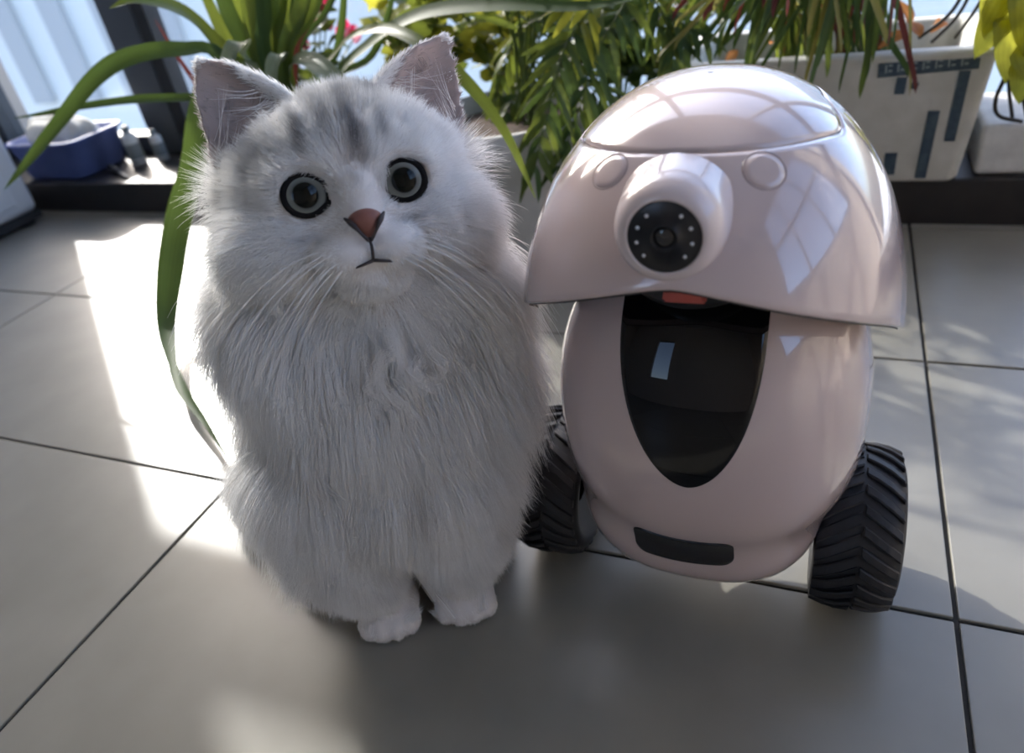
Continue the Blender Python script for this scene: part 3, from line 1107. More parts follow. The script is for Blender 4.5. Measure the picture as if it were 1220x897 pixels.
# --- colour: white, grey tabby marks on the forehead, faint grey on the flanks
def gs(x, y, x0, y0, sx_, sy_):
    return np.exp(-((x - x0) / sx_) ** 2 - ((y - y0) / sy_) ** 2)
S_, H_ = l[:, 0], l[:, 2]
fr = (l[:, 1] > -.045)
mk = .85 * gs(S_, H_, .004, .030, .0055, .020) + .55 * gs(S_, H_, -.011, .040, .006, .013) + .75 * gs(S_, H_, -.026, .032, .0045, .011)
mk += .60 * gs(S_, H_, -.030, .056, .012, .007) + .70 * gs(S_, H_, .024, .056, .013, .007) + .45 * gs(S_, H_, .021, .033, .004, .010)
mk += .40 * gs(S_, H_, 0, .052, .006, .008) + .25 * gs(S_, H_, -.05, .03, .016, .02)
mk += .35 * gs(S_, H_, -.030, -.026, .012, .0022) + .35 * gs(S_, H_, .031, -.0225, .010, .0022)
mk *= 1.15 * fr * (hwg > .5) * (~isear)
mk = np.clip(mk, 0, 1)
base = np.array([.965, .96, .95])
grey = np.array([.14, .137, .145])
colr = base[None] * (1 - mk)[:, None] + grey[None] * mk[:, None]
br = gs(S_, H_, .001, .012, .007, .012) * fr * .45
colr = colr * (1 - br)[:, None] + np.array([.50, .40, .33])[None] * br[:, None]
bp_ = (np.exp(-((c3[:, 0] - .030) / .006) ** 2 - ((c3[:, 2] - .208) / .006) ** 2) * (c3[:, 1] > -.06) * .55)[:, None]
colr = colr * (1 - bp_) + np.array([.38, .31, .24])[None] * bp_
ed = (ear_front & (np.abs(ex) < .82) & (eup < .93))[:, None]
colr = np.where(ed, np.array([.42, .36, .345])[None], colr)
colr = colr * nrg.uniform(.88, 1.0, NH)[:, None] * (1 - .22 * nrg.random(65536)[hsh] ** 2 * (1 - .5 * hwg))[:, None]
RAD = np.where(isear, .00022, .00014 * hwg + .00018 * (1 - hwg))

m_fur = bpy.data.materials.new('cat_fur'); m_fur.use_nodes = True
n = m_fur.node_tree; n.nodes.clear()
out = n.nodes.new('ShaderNodeOutputMaterial')
at_ = n.nodes.new('ShaderNodeAttribute'); at_.attribute_name = 'fur_colour'
df = n.nodes.new('ShaderNodeBsdfDiffuse'); tl = n.nodes.new('ShaderNodeBsdfTranslucent'); mx = n.nodes.new('ShaderNodeMixShader')
mx.inputs[0].default_value = .34
gl_ = n.nodes.new('ShaderNodeBsdfHair'); gl_.component = 'Reflection'
gl_.inputs['Color'].default_value = (1, 1, 1, 1)
gl_.inputs['RoughnessU'].default_value = .3; gl_.inputs['RoughnessV'].default_value = .6
mx2 = n.nodes.new('ShaderNodeMixShader'); mx2.inputs[0].default_value = .06
n.links.new(at_.outputs['Color'], df.inputs['Color']); n.links.new(at_.outputs['Color'], tl.inputs['Color'])
n.links.new(df.outputs[0], mx.inputs[1]); n.links.new(tl.outputs[0], mx.inputs[2])
n.links.new(mx.outputs[0], mx2.inputs[1]); n.links.new(gl_.outputs[0], mx2.inputs[2])
n.links.new(mx2.outputs[0], out.inputs['Surface'])


def hair_object(name, P, col, rad, m, parent, kind='stuff'):
    n_, k_ = P.shape[:2]
    hc = bpy.data.hair_curves.new(name)
    hc.add_curves([k_] * n_)
    hc.attributes['position'].data.foreach_set('vector', P.astype(np.float32).ravel())
    ra = hc.attributes.get('radius') or hc.attributes.new('radius', 'FLOAT', 'POINT')
    prof_ = np.interp(np.linspace(0, 1, k_), [0, .5, 1], [1, .85, .12])
    ra.data.foreach_set('value', (rad[:, None] * prof_[None]).astype(np.float32).ravel())
    ca = hc.attributes.new('fur_colour', 'FLOAT_COLOR', 'CURVE')
    ca.data.foreach_set('color', np.concatenate([col, np.ones((n_, 1))], 1).astype(np.float32).ravel())
    hc.materials.append(m)
    o = bpy.data.objects.new(name, hc)
    COL.objects.link(o)
    keep(o, parent)
    if kind:
        o['kind'] = kind
    return o

hd = keepm & ((hwg > .5) | isear)
bd_ = keepm & ~hd
hair_object('head_fur', P[hd], colr[hd], RAD[hd], m_fur, cat)
hair_object('coat_fur', P[bd_], colr[bd_], RAD[bd_], m_fur, cat)

# curly tuft on the breast
cp_, cc_ = [], []
for i in range(15):
    a0_, z0_ = rnd.uniform(.020, .062), rnd.uniform(.275, .345)
    # start just off the coat surface
    k_ = np.argmin((c3[:, 0] - a0_) ** 2 + (c3[:, 2] - z0_) ** 2 + 4 * (c3[:, 1] < -.02) * .001 - c3[:, 1] * .002)
    s_p, s_n = R0[k_], NN[k_]
    ph0, cr_, dirn = rnd.uniform(0, 6.3), rnd.uniform(.004, .009), rnd.choice([-1, 1])
    for q in range(28):
        jit = nrg.normal(0, .0026, 3)
        pts = []
        for k in range(14):
            t = k / 13
            an = ph0 + dirn * 5.2 * t
            pts.append(s_p + jit + s_n * (.019 + .013 * math.sin(t * 2.6)) + CU * cr_ * (1 - .3 * t) * (math.cos(an) - math.cos(ph0)) + np.array([0, 0, 1]) * (cr_ * (math.sin(an) - math.sin(ph0)) - .030 * t * t) + CV * .004 * t + nrg.normal(0, .0004, 3))
        cp_.append(pts); cc_.append([.90, .89, .88])
hair_object('chest_curls', np.array(cp_), np.array(cc_), np.full(len(cp_), .00012), m_fur, cat)

# long wisps inside the ears
wp, wc = [], []
for mid, wv, tip, face in EARS:
    for i in range(55):
        t = rnd.uniform(.05, .5)
        x = rnd.choice([-1, -1, 1]) * np.sign(mid[0]) * 1.0
        w = (1 - t ** 1.45) * .9
        p0 = mid + (tip - mid) * t + wv * (x * -w * np.sign(mid[0]) * np.sign(mid[0])) * .9
        dirn = -wv / np.linalg.norm(wv) * np.sign(((p0 - mid) @ wv)) + (tip - mid) / np.linalg.norm(tip - mid) * rnd.uniform(-.1, .6) + face * rnd.uniform(.15, .5)
        ln_ = rnd.uniform(.018, .034)
        q = []
        for k in range(K):
            s_ = k / (K - 1)
            q.append(hw_(*(p0 + dirn * ln_ * s_ + np.array([0, .006 * s_ * s_, .006 * s_ * s_]))))
        wp.append(q); wc.append([.82, .79, .77])
hair_object('ear_wisps', np.array(wp), np.array(wc), np.full(len(wp), .00016), m_fur, cat)

# whiskers, each one a hair of its own
for sx in (-1, 1):
    for i in range(11 if sx < 0 else 10):
        r0_, c0_ = i // 4, i % 4
        p0 = np.array([sx * (.017 + .0045 * c0_), .066 - .004 * c0_, -.033 - .0052 * r0_])
        ln_ = rnd.uniform(.065, .10) if sx < 0 else rnd.uniform(.055, .075)
        ang = rnd.uniform(-.25, .1) - .25 * r0_
        pts = []
        for k in range(7):
            s_ = k / 6
            pts.append(hw_(*(p0 + ln_ * s_ * np.array([sx * math.cos(ang) * .92, .30 - .35 * s_, math.sin(ang) - .50 * s_]))))
        keep(link('whisker', tube('whisker', pts, .00034, 5, 14, [(0, 1), (.6, .7), (1, .15)]), m_whisk), cat)

# ================================================================== PLANTS AND CLUTTER
LG = leaf_mat('leaf_dark_green', (0.022, 0.046, 0.014), (0.050, 0.095, 0.028), .6, .28, (0.11, 0.165, 0.03))
LM = leaf_mat('leaf_mid_green', (0.034, 0.062, 0.016), (0.080, 0.125, 0.032), .42, .34, (0.23, 0.28, 0.04))
LB = leaf_mat('leaf_yellow_green', (0.12, 0.15, 0.018), (0.25, 0.27, 0.035), .42, .5, (0.46, 0.44, 0.05))
LP = leaf_mat('leaf_pale_green', (0.10, 0.14, 0.08), (0.27, 0.31, 0.22), .45, .25, (0.26, 0.31, 0.17))
LR = leaf_mat('leaf_dark_red', (0.055, 0.018, 0.018), (0.11, 0.035, 0.03), .45, .30, (0.30, 0.06, 0.04))
LO = leaf_mat('leaf_dry_orange', (0.30, 0.10, 0.03), (0.50, 0.20, 0.06), .6, .35, (0.7, 0.3, 0.1))
LY = leaf_mat('leaf_dry_olive', (0.12, 0.11, 0.03), (0.26, 0.24, 0.07), .5, .4, (0.45, 0.4, 0.1))
m_stem = mat('green_stem', (0.06, 0.10, 0.03), 0.6)
m_dstem = mat('dark_stem', (0.020, 0.016, 0.012), 0.7)
m_pot = mat('grey_clay_pot', (0.30, 0.31, 0.305), 0.65, noise=(18, (0.36, 0.365, 0.355), .35, .65))
m_potr = mat('brown_nursery_pot', (0.10, 0.055, 0.035), 0.6)
m_soil = mat('potting_soil', (0.035, 0.022, 0.014), 0.95, noise=(60, (0.075, 0.045, 0.028), .3, .7), bump=(80, .6, .01))
m_red = leaf_mat('petal_red', (0.45, 0.010, 0.045), (0.62, 0.03, 0.10), .5, .4, (0.8, 0.05, 0.15))
m_pink = leaf_mat('petal_pink', (0.62, 0.22, 0.28), (0.75, 0.35, 0.40), .5, .4, (0.9, 0.4, 0.5))
TOCAM = np.array([.25, -.55, .75])


def P3(lst):
    return [at(*q) for q in lst]


def add_leaf(root, pts, w, m, facing=TOCAM, n=20, cup=.22, wprof=None, twist=0, name='leaf', label=None):
    o = keep(link(name, ribbon(name, pts, w, facing, n, cup, wprof, twist), m), root)
    if label:
        o['label'] = label
    return o


def pot(root, c, r_top, r_bot, h, m, soil=True):
    t = .008
    me = lathe('pot', [(.0001, .0), (r_bot, .0), (r_bot + .003, .004), (r_top - .004, h * .80), (r_top + .002, h * .82), (r_top + .004, h * .985), (r_top, h), (r_top - t, h), (r_top - t - .002, h * .86), (.0001, h * .85)], 56)
    me.transform(Matrix.Translation(c))
    keep(link('pot', me, m), root)
    if soil:
        me = lathe('soil', [(r_top - t - .0015, h * .88), (r_top * .5, h * .90), (.0001, h * .905)], 40)
        me.transform(Matrix.Translation(c))
        keep(link('soil', me, m_soil), root)


# ---- strap-leaved plant behind the cat
sp = empty('strap_leaf_plant', (-.93, 1.12, 0), 'strap-leaved green plant with long arching blades standing behind the cat', 'plant')
pot(sp, (-.93, 1.12, 0), .095, .075, .215, m_potr)
crown = np.array([-.93, 1.12, .20])
FULL = [(0, .55), (.15, .8), (.5, 1), (.8, .7), (.95, .25), (1, .03)]
STRAP = [(0, .6), (.3, .95), (.6, 1), (.85, .6), (.96, .25), (1, .03)]
def strap(lst, w, m, **k):
    pts = P3(lst)
    return add_leaf(sp, [crown + np.array([rnd.uniform(-.02, .02), rnd.uniform(-.02, .02), 0])] + pts, w, m, wprof=k.pop('wprof', FULL), **k)
strap([(268, 72, 1.06), (215, 59, 1.0), (155, 68, .95), (115, 92, .91), (75, 140, .87), (35, 190, .85), (5, 226, .84)], .034, LG, n=36, twist=.5)
strap([(290, 112, 1.08), (235, 116, 1.03), (170, 118, .98), (110, 125, .93), (60, 134, .90), (16, 141, .88)], .019, LG, n=30)
strap([(262, 104, 1.05), (240, 128, 1.0), (230, 200, .97), (213, 260, .92), (203, 320, .84), (198, 380, .76), (204, 425, .68), (216, 462, .61), (242, 500, .55), (269, 543, .50)], .046, LG, n=44, facing=-ray(210, 300),
      wprof=[(0, .5), (.15, .8), (.35, 1), (.5, .95), (.65, .55), (.72, .30), (.80, .38), (.88, .22), (1, .04)], twist=.1)
strap([(262, 112, 1.09), (244, 122, 1.06), (236, 160, 1.04), (234, 250, 1.01)], .020, LG, n=24)
strap([(262, 112, 1.14), (240, 105, 1.15), (212, 68, 1.16), (184, 22, 1.16)], .010, LR, n=22)
strap([(300, 92, 1.12), (272, 72, 1.10), (246, 38, 1.06), (215, 12, 1.02), (165, -2, .97), (130, 10, .95)], .040, LM, n=28)
strap([(300, 92, 1.13), (276, 60, 1.14), (252, 10, 1.14), (225, -50, 1.12)], .026, LM)
for (bx, tx, w, m) in ((300, 245, .030, LG), (303, 268, .034, LM), (310, 290, .036, LM), (318, 312, .030, LG), (326, 338, .038, LM), (333, 352, .030, LM), (338, 378, .034, LM),
                       (344, 402, .026, LM), (350, 395, .022, LR), (316, 300, .030, LG), (330, 322, .028, LG), (340, 365, .026, LG), (352, 425, .018, LG)):
    dy = rnd.uniform(-.04, .06)
    strap([(bx, 70, 1.12 + dy), ((bx + tx) / 2, 15, 1.14 + dy), (tx, -60, 1.16 + dy), (tx + (tx - 320) * .7, -120, 1.16 + dy)], w, m)
strap([(300, 80, 1.08), (292, 55, 1.05), (284, 50, 1.02), (273, 68, 1.00), (266, 118, .99)], .030, LP, wprof=[(0, .6), (.5, 1), (.9, 1), (1, .6)])
strap([(334, 90, 1.10), (338, 70, 1.07), (331, 64, 1.04), (324, 80, 1.02), (323, 125, 1.01)], .024, LP, wprof=[(0, .6), (.5, 1), (.9, 1), (1, .6)])
strap([(345, 85, 1.09), (364, 70, 1.05), (382, 80, 1.02), (402, 100, 1.0), (424, 128, .99)], .034, LP, wprof=[(0, .6), (.5, 1), (.9, 1), (1, .6)])
strap([(372, 95, 1.12), (395, 68, 1.1), (420, 42, 1.06), (455, 34, 1.02), (492, 46, .98), (532, 76, .95), (572, 116, .93), (606, 165, .91), (638, 236, .9)], .020, LM, n=44, wprof=[(0, .7), (.4, 1), (.7, 1), (.93, .5), (1, .05)], twist=-.2)
strap([(400, 92, 1.14), (440, 52, 1.12), (475, 28, 1.1), (520, 12, 1.08), (600, 6, 1.05), (690, 8, 1.03), (770, -4, 1.02)], .030, LG, n=36, wprof=STRAP)
strap([(380, 95, 1.16), (402, 60, 1.18), (410, 0, 1.2), (412, -60, 1.2)], .018, LG)
strap([(390, 100, 1.16), (440, 70, 1.18), (462, 20, 1.2), (476, -40, 1.2)], .018, LG)

# ---- big grey pot with a feathery palm
pp = empty('potted_palm', (-.50, 1.145, 0), 'feathery green palm in a big round grey pot between cat and robot', 'plant')
pot(pp, (-.50, 1.145, 0), .150, .115, .262, m_pot)
pc = np.array([-.47, 1.16, .24])
def leaflet_mesh(L, w):
    return oval_leaf('leaflet', L, w, fold=.30, droop=.28, nu=7, nv=3)
LEAFLETS = {}
for nm, m in (('d', LG), ('m', LM), ('b', LB)):
    LEAFLETS[nm] = []
    for L in (.055, .075, .095):
        me = leaflet_mesh(L, .0115)
        me.materials.append(m)
        LEAFLETS[nm].append(me)

def orient(o, p, dirv, up):
    d = Vector(dirv).normalized()
    u = Vector(up)
    y = u.cross(d)
    if y.length < 1e-4:
        y = Vector((1, 0, .1)).cross(d)
    y.normalize()
    z = d.cross(y)
    o.matrix_world = Matrix(((d.x, y.x, z.x, p[0]), (d.y, y.y, z.y, p[1]), (d.z, y.z, z.z, p[2]), (0, 0, 0, 1)))

def frond(root, pts, kind, nl, size=1, spread=1.0, start=.25):
    C_ = catmull(pts, 40)
    st = link('frond', tube('frond', C_, .0022, 6, None, [(0, 1), (1, .35)]), LM)
    keep(st, root)
    off = Vector(root.location)
    T = np.gradient(C_, axis=0); T /= np.linalg.norm(T, axis=1)[:, None]
    for k in range(nl):
        s_ = start + (1 - start) * (k + .5) / nl
        i = min(39, int(s_ * 39))
        for sd in (-1, 1):
            S = np.cross(T[i], TOCAM); S /= np.linalg.norm(S) + 1e-9
            d = T[i] * (.55 + .5 * s_) + S * sd * (1.05 - .45 * s_) * spread + np.array([0, 0, -.30]) + nrg.normal(0, .12, 3)
            idx = 2 if .25 < (s_ - start) / (1 - start) < .7 else (1 if s_ < .88 else 0)
            o = bpy.data.objects.new('leaflet', rnd.choice(LEAFLETS[rnd.choice(kind)][max(0, idx - 1):idx + 1]))
            COL.objects.link(o)
            o.parent = st
            orient(o, C_[i] , d, TOCAM + nrg.normal(0, .25, 3))
            o.scale = (size * rnd.uniform(.8, 1.15), rnd.uniform(.8, 1.2), 1)
for pts, kind, nl, sz in (
        ([(700, 30, 1.18), (676, 50, 1.10), (655, 120, 1.03), (636, 205, .985)], 'dm', 17, 1.0),
        ([(740, 5, 1.2), (715, 55, 1.12), (690, 130, 1.05), (664, 205, 1.02)], 'dm', 17, 1.0),
        ([(640, 10, 1.22), (620, 30, 1.24), (600, 80, 1.22), (588, 130, 1.18)], 'mmb', 13, .8),
        ([(720, -30, 1.25), (770, -10, 1.24), (800, 40, 1.2), (800, 90, 1.16)], 'md', 14, .9),
        ([(690, 60, 1.25), (735, 30, 1.24), (790, 20, 1.22), (850, 50, 1.2)], 'dm', 14, .9),
        ([(690, 70, 1.16), (690, 30, 1.12), (710, 5, 1.09), (660, 12, 1.06)], 'bbm', 11, .8),
        ([(660, 100, 1.2), (680, 90, 1.15), (720, 120, 1.1), (740, 160, 1.07)], 'md', 13, .9),
        ([(640, 110, 1.2), (620, 110, 1.2), (600, 140, 1.16), (596, 175, 1.12)], 'dm', 9, .7),
        ([(700, 40, 1.3), (720, -20, 1.3), (760, -60, 1.25), (830, -20, 1.2)], 'mb', 12, 1.0)) + tuple((np.array([pc + np.array([dx * .25, dy * .3, h * .45]), pc + np.array([dx * .65, dy * .7, h * .85]), pc + np.array([dx, dy, h])]), 'dm', 15, 1.25) for dx, dy, h in ((-.16, .12, .50), (.0, .12, .55), (.14, .10, .50), (.26, .06, .42), (.36, .10, .30), (.05, -.02, .40), (.22, .14, .34), (-.22, .18, .58), (-.08, .18, .60), (.06, .20, .46), (-.10, .05, .44), (.10, .22, .60))):  # upright fronds rise out of view, added to shade the right-hand floor
    q = P3(pts) if not isinstance(pts, np.ndarray) else list(pts)
    frond(pp, [pc + nrg.normal(0, .015, 3) * np.array([1, 1, 0])] + q, kind, nl, sz)


# ---- leafy pot plants along the window
def leafy(name, label, base, n_st, spread, h, mats, ln, wd, nleaf, potr=.06, poth=.08, aim=None, fold=.2, petals=None, top=None):
    rt = empty(name, (base[0], base[1], base[2]), label, 'plant')
    pot(rt, base, potr, potr * .8, poth, m_potr)
    b0 = np.array(base) + np.array([0, 0, poth * .9])
    mesh_pool = []
    for m in mats:
        for k in range(2):
            me = oval_leaf('leaf', ln * rnd.uniform(.85, 1.15), wd * rnd.uniform(.85, 1.15), fold=fold, droop=rnd.uniform(.1, .35), nu=7, nv=5)
            me.materials.append(m); mesh_pool.append(me)
    for i in range(n_st):
        a = rnd.uniform(0, 2 * math.pi)
        rr_ = spread * math.sqrt(rnd.random())
        tipp = b0 + np.array([math.cos(a) * rr_, math.sin(a) * rr_ * .55, h * rnd.uniform(.6, 1.1)])
        if aim is not None:
            tipp = tipp + np.array(aim) * rnd.uniform(.3, 1)
        mid = (b0 + tipp) / 2 + np.array([0, 0, .03])
        C_ = catmull([b0, mid, tipp], 14)
        keep(link('stem', tube('stem', C_, .0018, 5), m_stem), rt)
        for k in range(nleaf):
            j = 4 + int(rnd.random() * 10)
            j = min(j, 13)
            o = bpy.data.objects.new('leaf', rnd.choice(mesh_pool))
            COL.objects.link(o)
            o.parent = rt
            b_ = rnd.uniform(0, 2 * math.pi)
            orient(o, C_[j] - np.array(base), (math.cos(b_), math.sin(b_) * .8 - .25, rnd.uniform(-.2, .7)), TOCAM * .8 + nrg.normal(0, .35, 3))
            sc = rnd.uniform(.65, 1.15)
            o.scale = (sc, sc, sc)
        if petals:
            for k in range(petals[1]):
                fm = petals[0][k % len(petals[0])]
                fl_ = link('flower_head', oval_leaf('flower_head', .026, .022, fold=.4, droop=-.2, nu=6, nv=5), fm)
                fl_.parent = rt
                orient(fl_, tipp + nrg.normal(0, .010, 3) - np.array(base), (nrg.normal(), nrg.normal(), .8), TOCAM)
    return rt
leafy('leafy_pot_plant', 'yellow-green broad-leaved plant glowing in backlight above the cat\'s ear on picture right', (-.82, 1.44, PLZ), 13, .14, .25, [LB, LB, LM], .080, .050, 8, aim=(.06, -.02, .02))
leafy('flowering_plant', 'small plant with red and pink flowers behind the cat\'s head', (-1.08, 1.42, PLZ), 16, .15, .27, [LG, LM, LP], .045, .020, 9, petals=((m_red, m_red, m_pink), 6))
leafy('leafy_pot_plant.001', 'dense dark small-leaved bush on the step behind the palm fronds', (-.38, 1.43, PLZ), 24, .19, .30, [LG, LM, LG], .050, .026, 11, aim=(.09, 0, 0))
leafy('leafy_pot_plant.003', 'bright small-leaved bush nearest the window behind the grey pot', (-.60, 1.45, PLZ), 20, .17, .26, [LB, LB, LM], .046, .028, 11)

# ---- polystyrene box planter
m_foam = mat('white_polystyrene', (0.50, 0.50, 0.46), 0.75, noise=(22, (0.60, 0.60, 0.57), .35, .65), bump=(300, .15, .002))
m_tape = mat('navy_printed_tape', (0.022, 0.045, 0.075), 0.5, noise=(90, (0.05, 0.085, 0.11), .4, .7))
m_mark = mat('faded_white_print', (0.28, 0.33, 0.34), 0.7)
bx = empty('foam_box_planter', (0.0, 1.40, PLZ), 'white polystyrene box planter with strips of navy tape behind the robot', 'planter')
def ring(x0, x1, y0, y1, z, r_=.02, n=6):
    out = []
    for cx, cy, a0 in ((x1 - r_, y1 - r_, 0), (x0 + r_, y1 - r_, 90), (x0 + r_, y0 + r_, 180), (x1 - r_, y0 + r_, 270)):
        for k in range(n):
            a = math.radians(a0 + 90 * k / (n - 1))
            out.append((cx + r_ * math.cos(a), cy + r_ * math.sin(a), z))
    return out
bz0, bz1 = PLZ + .0006, .282
BXL, BXR, BY0, BY1 = -.215, .200, 1.288, 1.505
ex_ = .020
rows = [ring(BXL + .1, BXR - .1, BY0 + .08, BY1 - .08, bz0), ring(BXL + .004, BXR - .004, BY0 + .004, BY1 - .004, bz0), ring(BXL, BXR, BY0, BY1, bz0 + .006),
        ring(BXL - ex_ * .85, BXR + ex_ * .85, BY0 - ex_ * .6, BY1 + ex_ * .6 * .5, bz1 - .013), ring(BXL - ex_ * 1.15, BXR + ex_ * 1.15, BY0 - ex_ * .85, BY1 + .012, bz1 - .010),
        ring(BXL - ex_ * 1.3, BXR + ex_ * 1.3, BY0 - ex_, BY1 + .014, bz1 - .003), ring(BXL - ex_ * 1.2, BXR + ex_ * 1.2, BY0 - ex_ * .9, BY1 + .012, bz1),
        ring(BXL + .006, BXR - .004, BY0 + .010, BY1 - .010, bz1), ring(BXL + .008, BXR - .006, BY0 + .012, BY1 - .012, bz1 - .003),
        ring(BXL + .022, BXR - .022, BY0 + .024, BY1 - .024, .19)]
keep(link('box', from_grid('box', np.array(rows), close_v=True), m_foam), bx)
keep(link('soil', box_mesh('soil', (BXL + .016, BY0 + .018, .20), (BXR - .014, BY1 - .018, .232), .006), m_soil), bx)
def fy(z):
    t = (z - bz0) / (bz1 - .013 - bz0)
    return BY0 - ex_ * .6 * t
def tape(px0, py0, px1, py1, w, label=None):
    pts = []
    for px, py in ((px0, py0), (px1, py1)):
        Y = 1.27
        for _ in range(4):
            p = at(px, py, Y); Y = fy(p[2])
        pts.append(p)
    a, b_ = pts
    d = (b_ - a); L = np.linalg.norm(d); d /= L
    nrm = np.array([0, -1, -.06]); nrm /= np.linalg.norm(nrm)
    sd = np.cross(d, nrm); sd /= np.linalg.norm(sd)
    bm = bmesh.new()
    M_ = Matrix(((d[0], sd[0], nrm[0], a[0]), (d[1], sd[1], nrm[1], a[1]), (d[2], sd[2], nrm[2], a[2]), (0, 0, 0, 1)))
    add_box(bm, (0, -w / 2, -.001), (L, w / 2, .0012), M_)
    o = keep(link('tape_strip', bm_mesh('tape_strip', bm), m_tape), bx)
    return a, d, sd, nrm, L, o
a, d, sd, nrm, L, tp_ = tape(1046, 83, 1168, 71, .024)
bm = bmesh.new()
k = .010
while k < L - .016:                                  # row of illegible pale characters printed on the tape
    M_ = Matrix(((d[0], sd[0], nrm[0], a[0]), (d[1], sd[1], nrm[1], a[1]), (d[2], sd[2], nrm[2], a[2]), (0, 0, 0, 1)))
    add_box(bm, (k, -.006, .0010), (k + .002, .006, .0016), M_)
    add_box(bm, (k + .004, -.006, .0010), (k + .0095, -.0035, .0016), M_)
    add_box(bm, (k + .004, .002, .0010), (k + .0095, .0045, .0016), M_)
    k += .0165
o = link('tape_print', bm_mesh('tape_print', bm), m_mark); o.parent = tp_; o.location = -Vector(bx.location) - Vector((0, 0, 0)) - Vector(tp_.location)
o.location = (0, 0, 0)
tape(1113, 132, 1096, 212, .016)
tape(1150, 84, 1131, 168, .015)
tape(1075, 92, 1071, 112, .014)
tape(1062, 182, 1058, 208, .018)
tape(1091, 98, 1088, 106, .010)

# grassy plant growing in the box, drooping over the rim
gp = empty('grassy_plant', (0.03, 1.40, .232), 'tufted narrow-bladed plant with green and reddish blades drooping over the foam box', 'plant')
gc = np.array([.00, 1.40, .2365])
for k in range(84):
    tx = rnd.uniform(872, 1092) if k < 46 else rnd.uniform(770, 910)
    ty = rnd.uniform(20, 118) if k < 46 else rnd.uniform(10, 75)
    Yt = rnd.uniform(1.14, 1.30) if ty < 60 or k >= 46 else rnd.uniform(1.15, 1.23)
    tip = at(tx, ty, Yt)
    b0 = gc + np.array([rnd.uniform(-.09, .09), rnd.uniform(-.05, .05), 0])
    up = rnd.uniform(.10, .20)
    mid = b0 * .45 + tip * .55 + np.array([0, 0, up])
    q1 = b0 * .8 + tip * .2 + np.array([0, 0, up * .75])
    add_leaf(gp, [b0, q1, mid, tip * .85 + mid * .15 + np.array([0, 0, .01]), tip], rnd.uniform(.006, .013), rnd.choice([LG, LM, LM, LG, LR, LY, LM]), n=18, wprof=STRAP, twist=rnd.uniform(-.8, .8))
for px, py, Y in ((1085, 30, 1.36), (1095, 44, 1.33), (1125, 26, 1.40), (1078, 40, 1.34), (925, 52, 1.36), (880, 60, 1.38)):
    me = oval_leaf('leaf', rnd.uniform(.03, .05), .018, fold=.4, droop=.5)
    o = link('leaf', me, LO); o.parent = gp; o['label'] = 'dried orange leaf'
    orient(o, at(px, py, Y) - np.array(gp.location), nrg.normal(0, 1, 3), TOCAM)
for lst in ([(1110, 50, 1.36), (1140, 20, 1.33), (1160, -15, 1.30)], [(1138, 45, 1.38), (1160, 15, 1.33), (1178, -15, 1.28)], [(1095, 45, 1.36), (1130, 18, 1.33), (1150, -12, 1.3)]):
    keep(link('stem', tube('stem', P3(lst), .0028, 6, 14), m_dstem), gp)

# trailing vine at the far right
vn = empty('trailing_vine', (.31, 1.33, .158), 'yellow-green heart-leaved vine trailing beside the foam box at the picture\'s right edge', 'plant')
for lst in ([(1205, -60, 1.30), (1204, 40, 1.29), (1208, 70, 1.29), (1196, 95, 1.29), (1186, 120, 1.30), (1190, 138, 1.31), (1218, 145, 1.32)],
            [(1215, -60, 1.32), (1212, 60, 1.31), (1216, 100, 1.31), (1224, 140, 1.32)], [(1208, 66, 1.29), (1214, 62, 1.28), (1240, 66, 1.27)], [(1206, 60, 1.29), (1202, 100, 1.30), (1206, 140, 1.33)]):
    keep(link('stem', tube('stem', P3(lst), .0030, 6, 30), m_dstem), vn)
for px, py, Y, dx, dz, L in ((1200, 0, 1.235, -.3, -1, .075), (1212, 20, 1.24, .1, -1, .085), (1228, -8, 1.235, .2, -1, .08), (1196, -25, 1.235, -.1, -1, .07), (1222, 62, 1.235, .5, -.8, .06), (1218, 80, 1.235, .2, -1, .05)):
    o = link('leaf', oval_leaf('leaf', L, L * .72, fold=.18, droop=.25, heart=1.0), LB); o.parent = vn
    orient(o, at(px, py, Y) - np.array(vn.location), (dx, -.25, dz), (.2, -1, .25))

# ---- left side: white cabinet, basin, cloth and bottles
m_white = mat('white_enamel', (0.50, 0.51, 0.53), 0.35)
m_foot = mat('black_foot', (0.015, 0.015, 0.016), 0.6)
cab = empty('cabinet', (-2.20, .99, 0), 'pale grey-white cabinet on black feet at the picture\'s left edge', 'cabinet')
keep(link('cabinet_body', box_mesh('cabinet_body', (-2.46, .68, .030), (-1.930, 1.250, .86), .022, 4), m_white), cab)
keep(link('side_panel', box_mesh('side_panel', (-1.932, .72, .06), (-1.924, 1.19, .82), .004, 2), m_white), cab)
for x in (-2.42, -1.96):
    for y in (.73, 1.21):
        me = lathe('foot', [(.0001, 0.0006), (.022, 0.0006), (.022, .026), (.016, .031)], 20); me.transform(Matrix.Translation((x, y, 0)))
        keep(link('foot', me, m_foot), cab)
keep(link('base_strip', box_mesh('base_strip', (-2.44, .70, .012), (-1.93, 1.245, .031)), m_foot), cab)

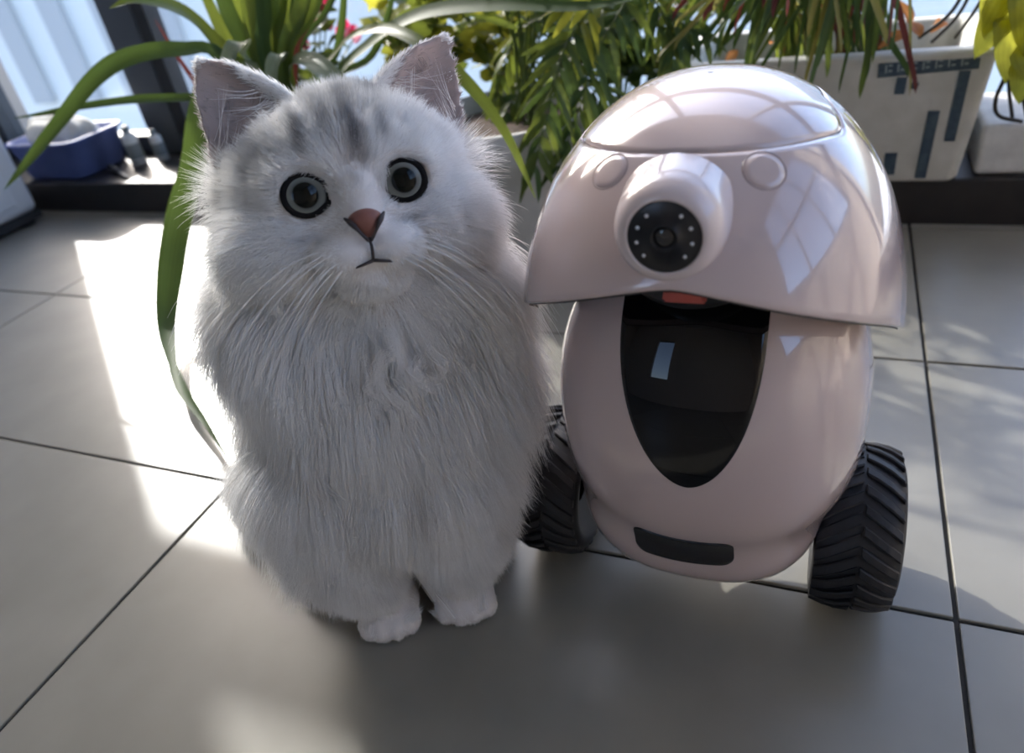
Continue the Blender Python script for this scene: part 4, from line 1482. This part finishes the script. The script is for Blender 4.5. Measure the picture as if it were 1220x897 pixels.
m_blue = mat('blue_plastic', (0.085, 0.12, 0.30), 0.4, noise=(12, (0.11, 0.15, 0.36), .35, .65))
m_cloth = mat('cream_cloth', (0.60, 0.58, 0.52), 0.9, bump=(40, .5, .01))
bs = empty('basin', (-1.93, 1.41, PLZ), 'blue plastic basin on the black step under the window', 'basin')
rows = [ring(-2.02, -1.86, 1.35, 1.47, PLZ + .0006, .02), ring(-2.045, -1.828, 1.335, 1.485, PLZ + .0006, .03), ring(-2.05, -1.822, 1.33, 1.49, PLZ + .006, .03),
        ring(-2.062, -1.806, 1.318, 1.502, PLZ + .092, .035), ring(-2.072, -1.796, 1.310, 1.512, PLZ + .094, .04), ring(-2.072, -1.796, 1.310, 1.512, PLZ + .101, .04), ring(-2.060, -1.808, 1.322, 1.500, PLZ + .101, .035), ring(-2.04, -1.83, 1.34, 1.48, PLZ + .012, .03), ring(-1.99, -1.88, 1.38, 1.44, PLZ + .011, .02)]
keep(link('basin_shell', from_grid('basin_shell', np.array(rows), close_v=True), m_blue), bs)
bm = bmesh.new(); bmesh.ops.create_icosphere(bm, subdivisions=4, radius=1)
for v in bm.verts:
    w = 1 + .10 * math.sin(7 * v.co.x + 3 * v.co.y) + .08 * math.sin(11 * v.co.y - 4 * v.co.z)
    v.co = Vector((-1.935 + v.co.x * .105 * w, 1.41 + v.co.y * .065 * w, PLZ + .100 + v.co.z * .052 * w * (1 if v.co.z > 0 else 1.25)))
ck = link('cloth', bm_mesh('cloth', bm, True), m_cloth)
tag(ck, 'crumpled cream cloth heaped in the blue basin', 'cloth')
m_bottle = mat('white_bottle', (0.62, 0.63, 0.62), 0.35)
m_bgrey = mat('grey_bottle_label', (0.20, 0.22, 0.22), 0.5)
for nm, x, y, h, r_, lab in (('bottle', -1.725, 1.435, .105, .020, 'white squat bottle on the black step beside the blue basin'), ('bottle.001', -1.672, 1.470, .085, .016, 'smaller white bottle standing at the foot of the dark window post')):
    rt = empty(nm, (x, y, PLZ), lab, 'bottle')
    me = lathe('bottle_body', [(.0001, .0006), (r_, .0006), (r_, h * .68), (r_ * .85, h * .78), (r_ * .4, h * .84), (r_ * .4, h * .9), (.0001, h * .9)], 28); me.transform(Matrix.Translation((x, y, PLZ)))
    keep(link('bottle_body', me, m_bottle), rt)
    me = lathe('cap', [(r_ * .5, h * .84), (r_ * .5, h), (.0001, h)], 20); me.transform(Matrix.Translation((x, y, PLZ)))
    keep(link('cap', me, m_bgrey), rt)
    me = lathe('bottle_label', [(r_ * 1.01, h * .2), (r_ * 1.02, h * .22), (r_ * 1.02, h * .55), (r_ * 1.01, h * .57)], 28); me.transform(Matrix.Translation((x, y, PLZ)))
    keep(link('bottle_label', me, m_bgrey), rt)
tr = empty('trowel', (-1.775, 1.36, PLZ), 'dark garden trowel lying on the black step in front of the bottles', 'trowel')
keep(link('handle', tube('handle', [(-1.80, 1.40, PLZ + .010), (-1.73, 1.36, PLZ + .011)], .008, 12, 8), m_foot), tr)
keep(link('blade', tube('blade', [(-1.73, 1.36, PLZ + .010), (-1.70, 1.345, PLZ + .008), (-1.655, 1.325, PLZ + .006)], .012, 10, 12, [(0, .25), (.3, .3), (.45, .45), (.8, .4), (1, .05)]), m_frame), tr)
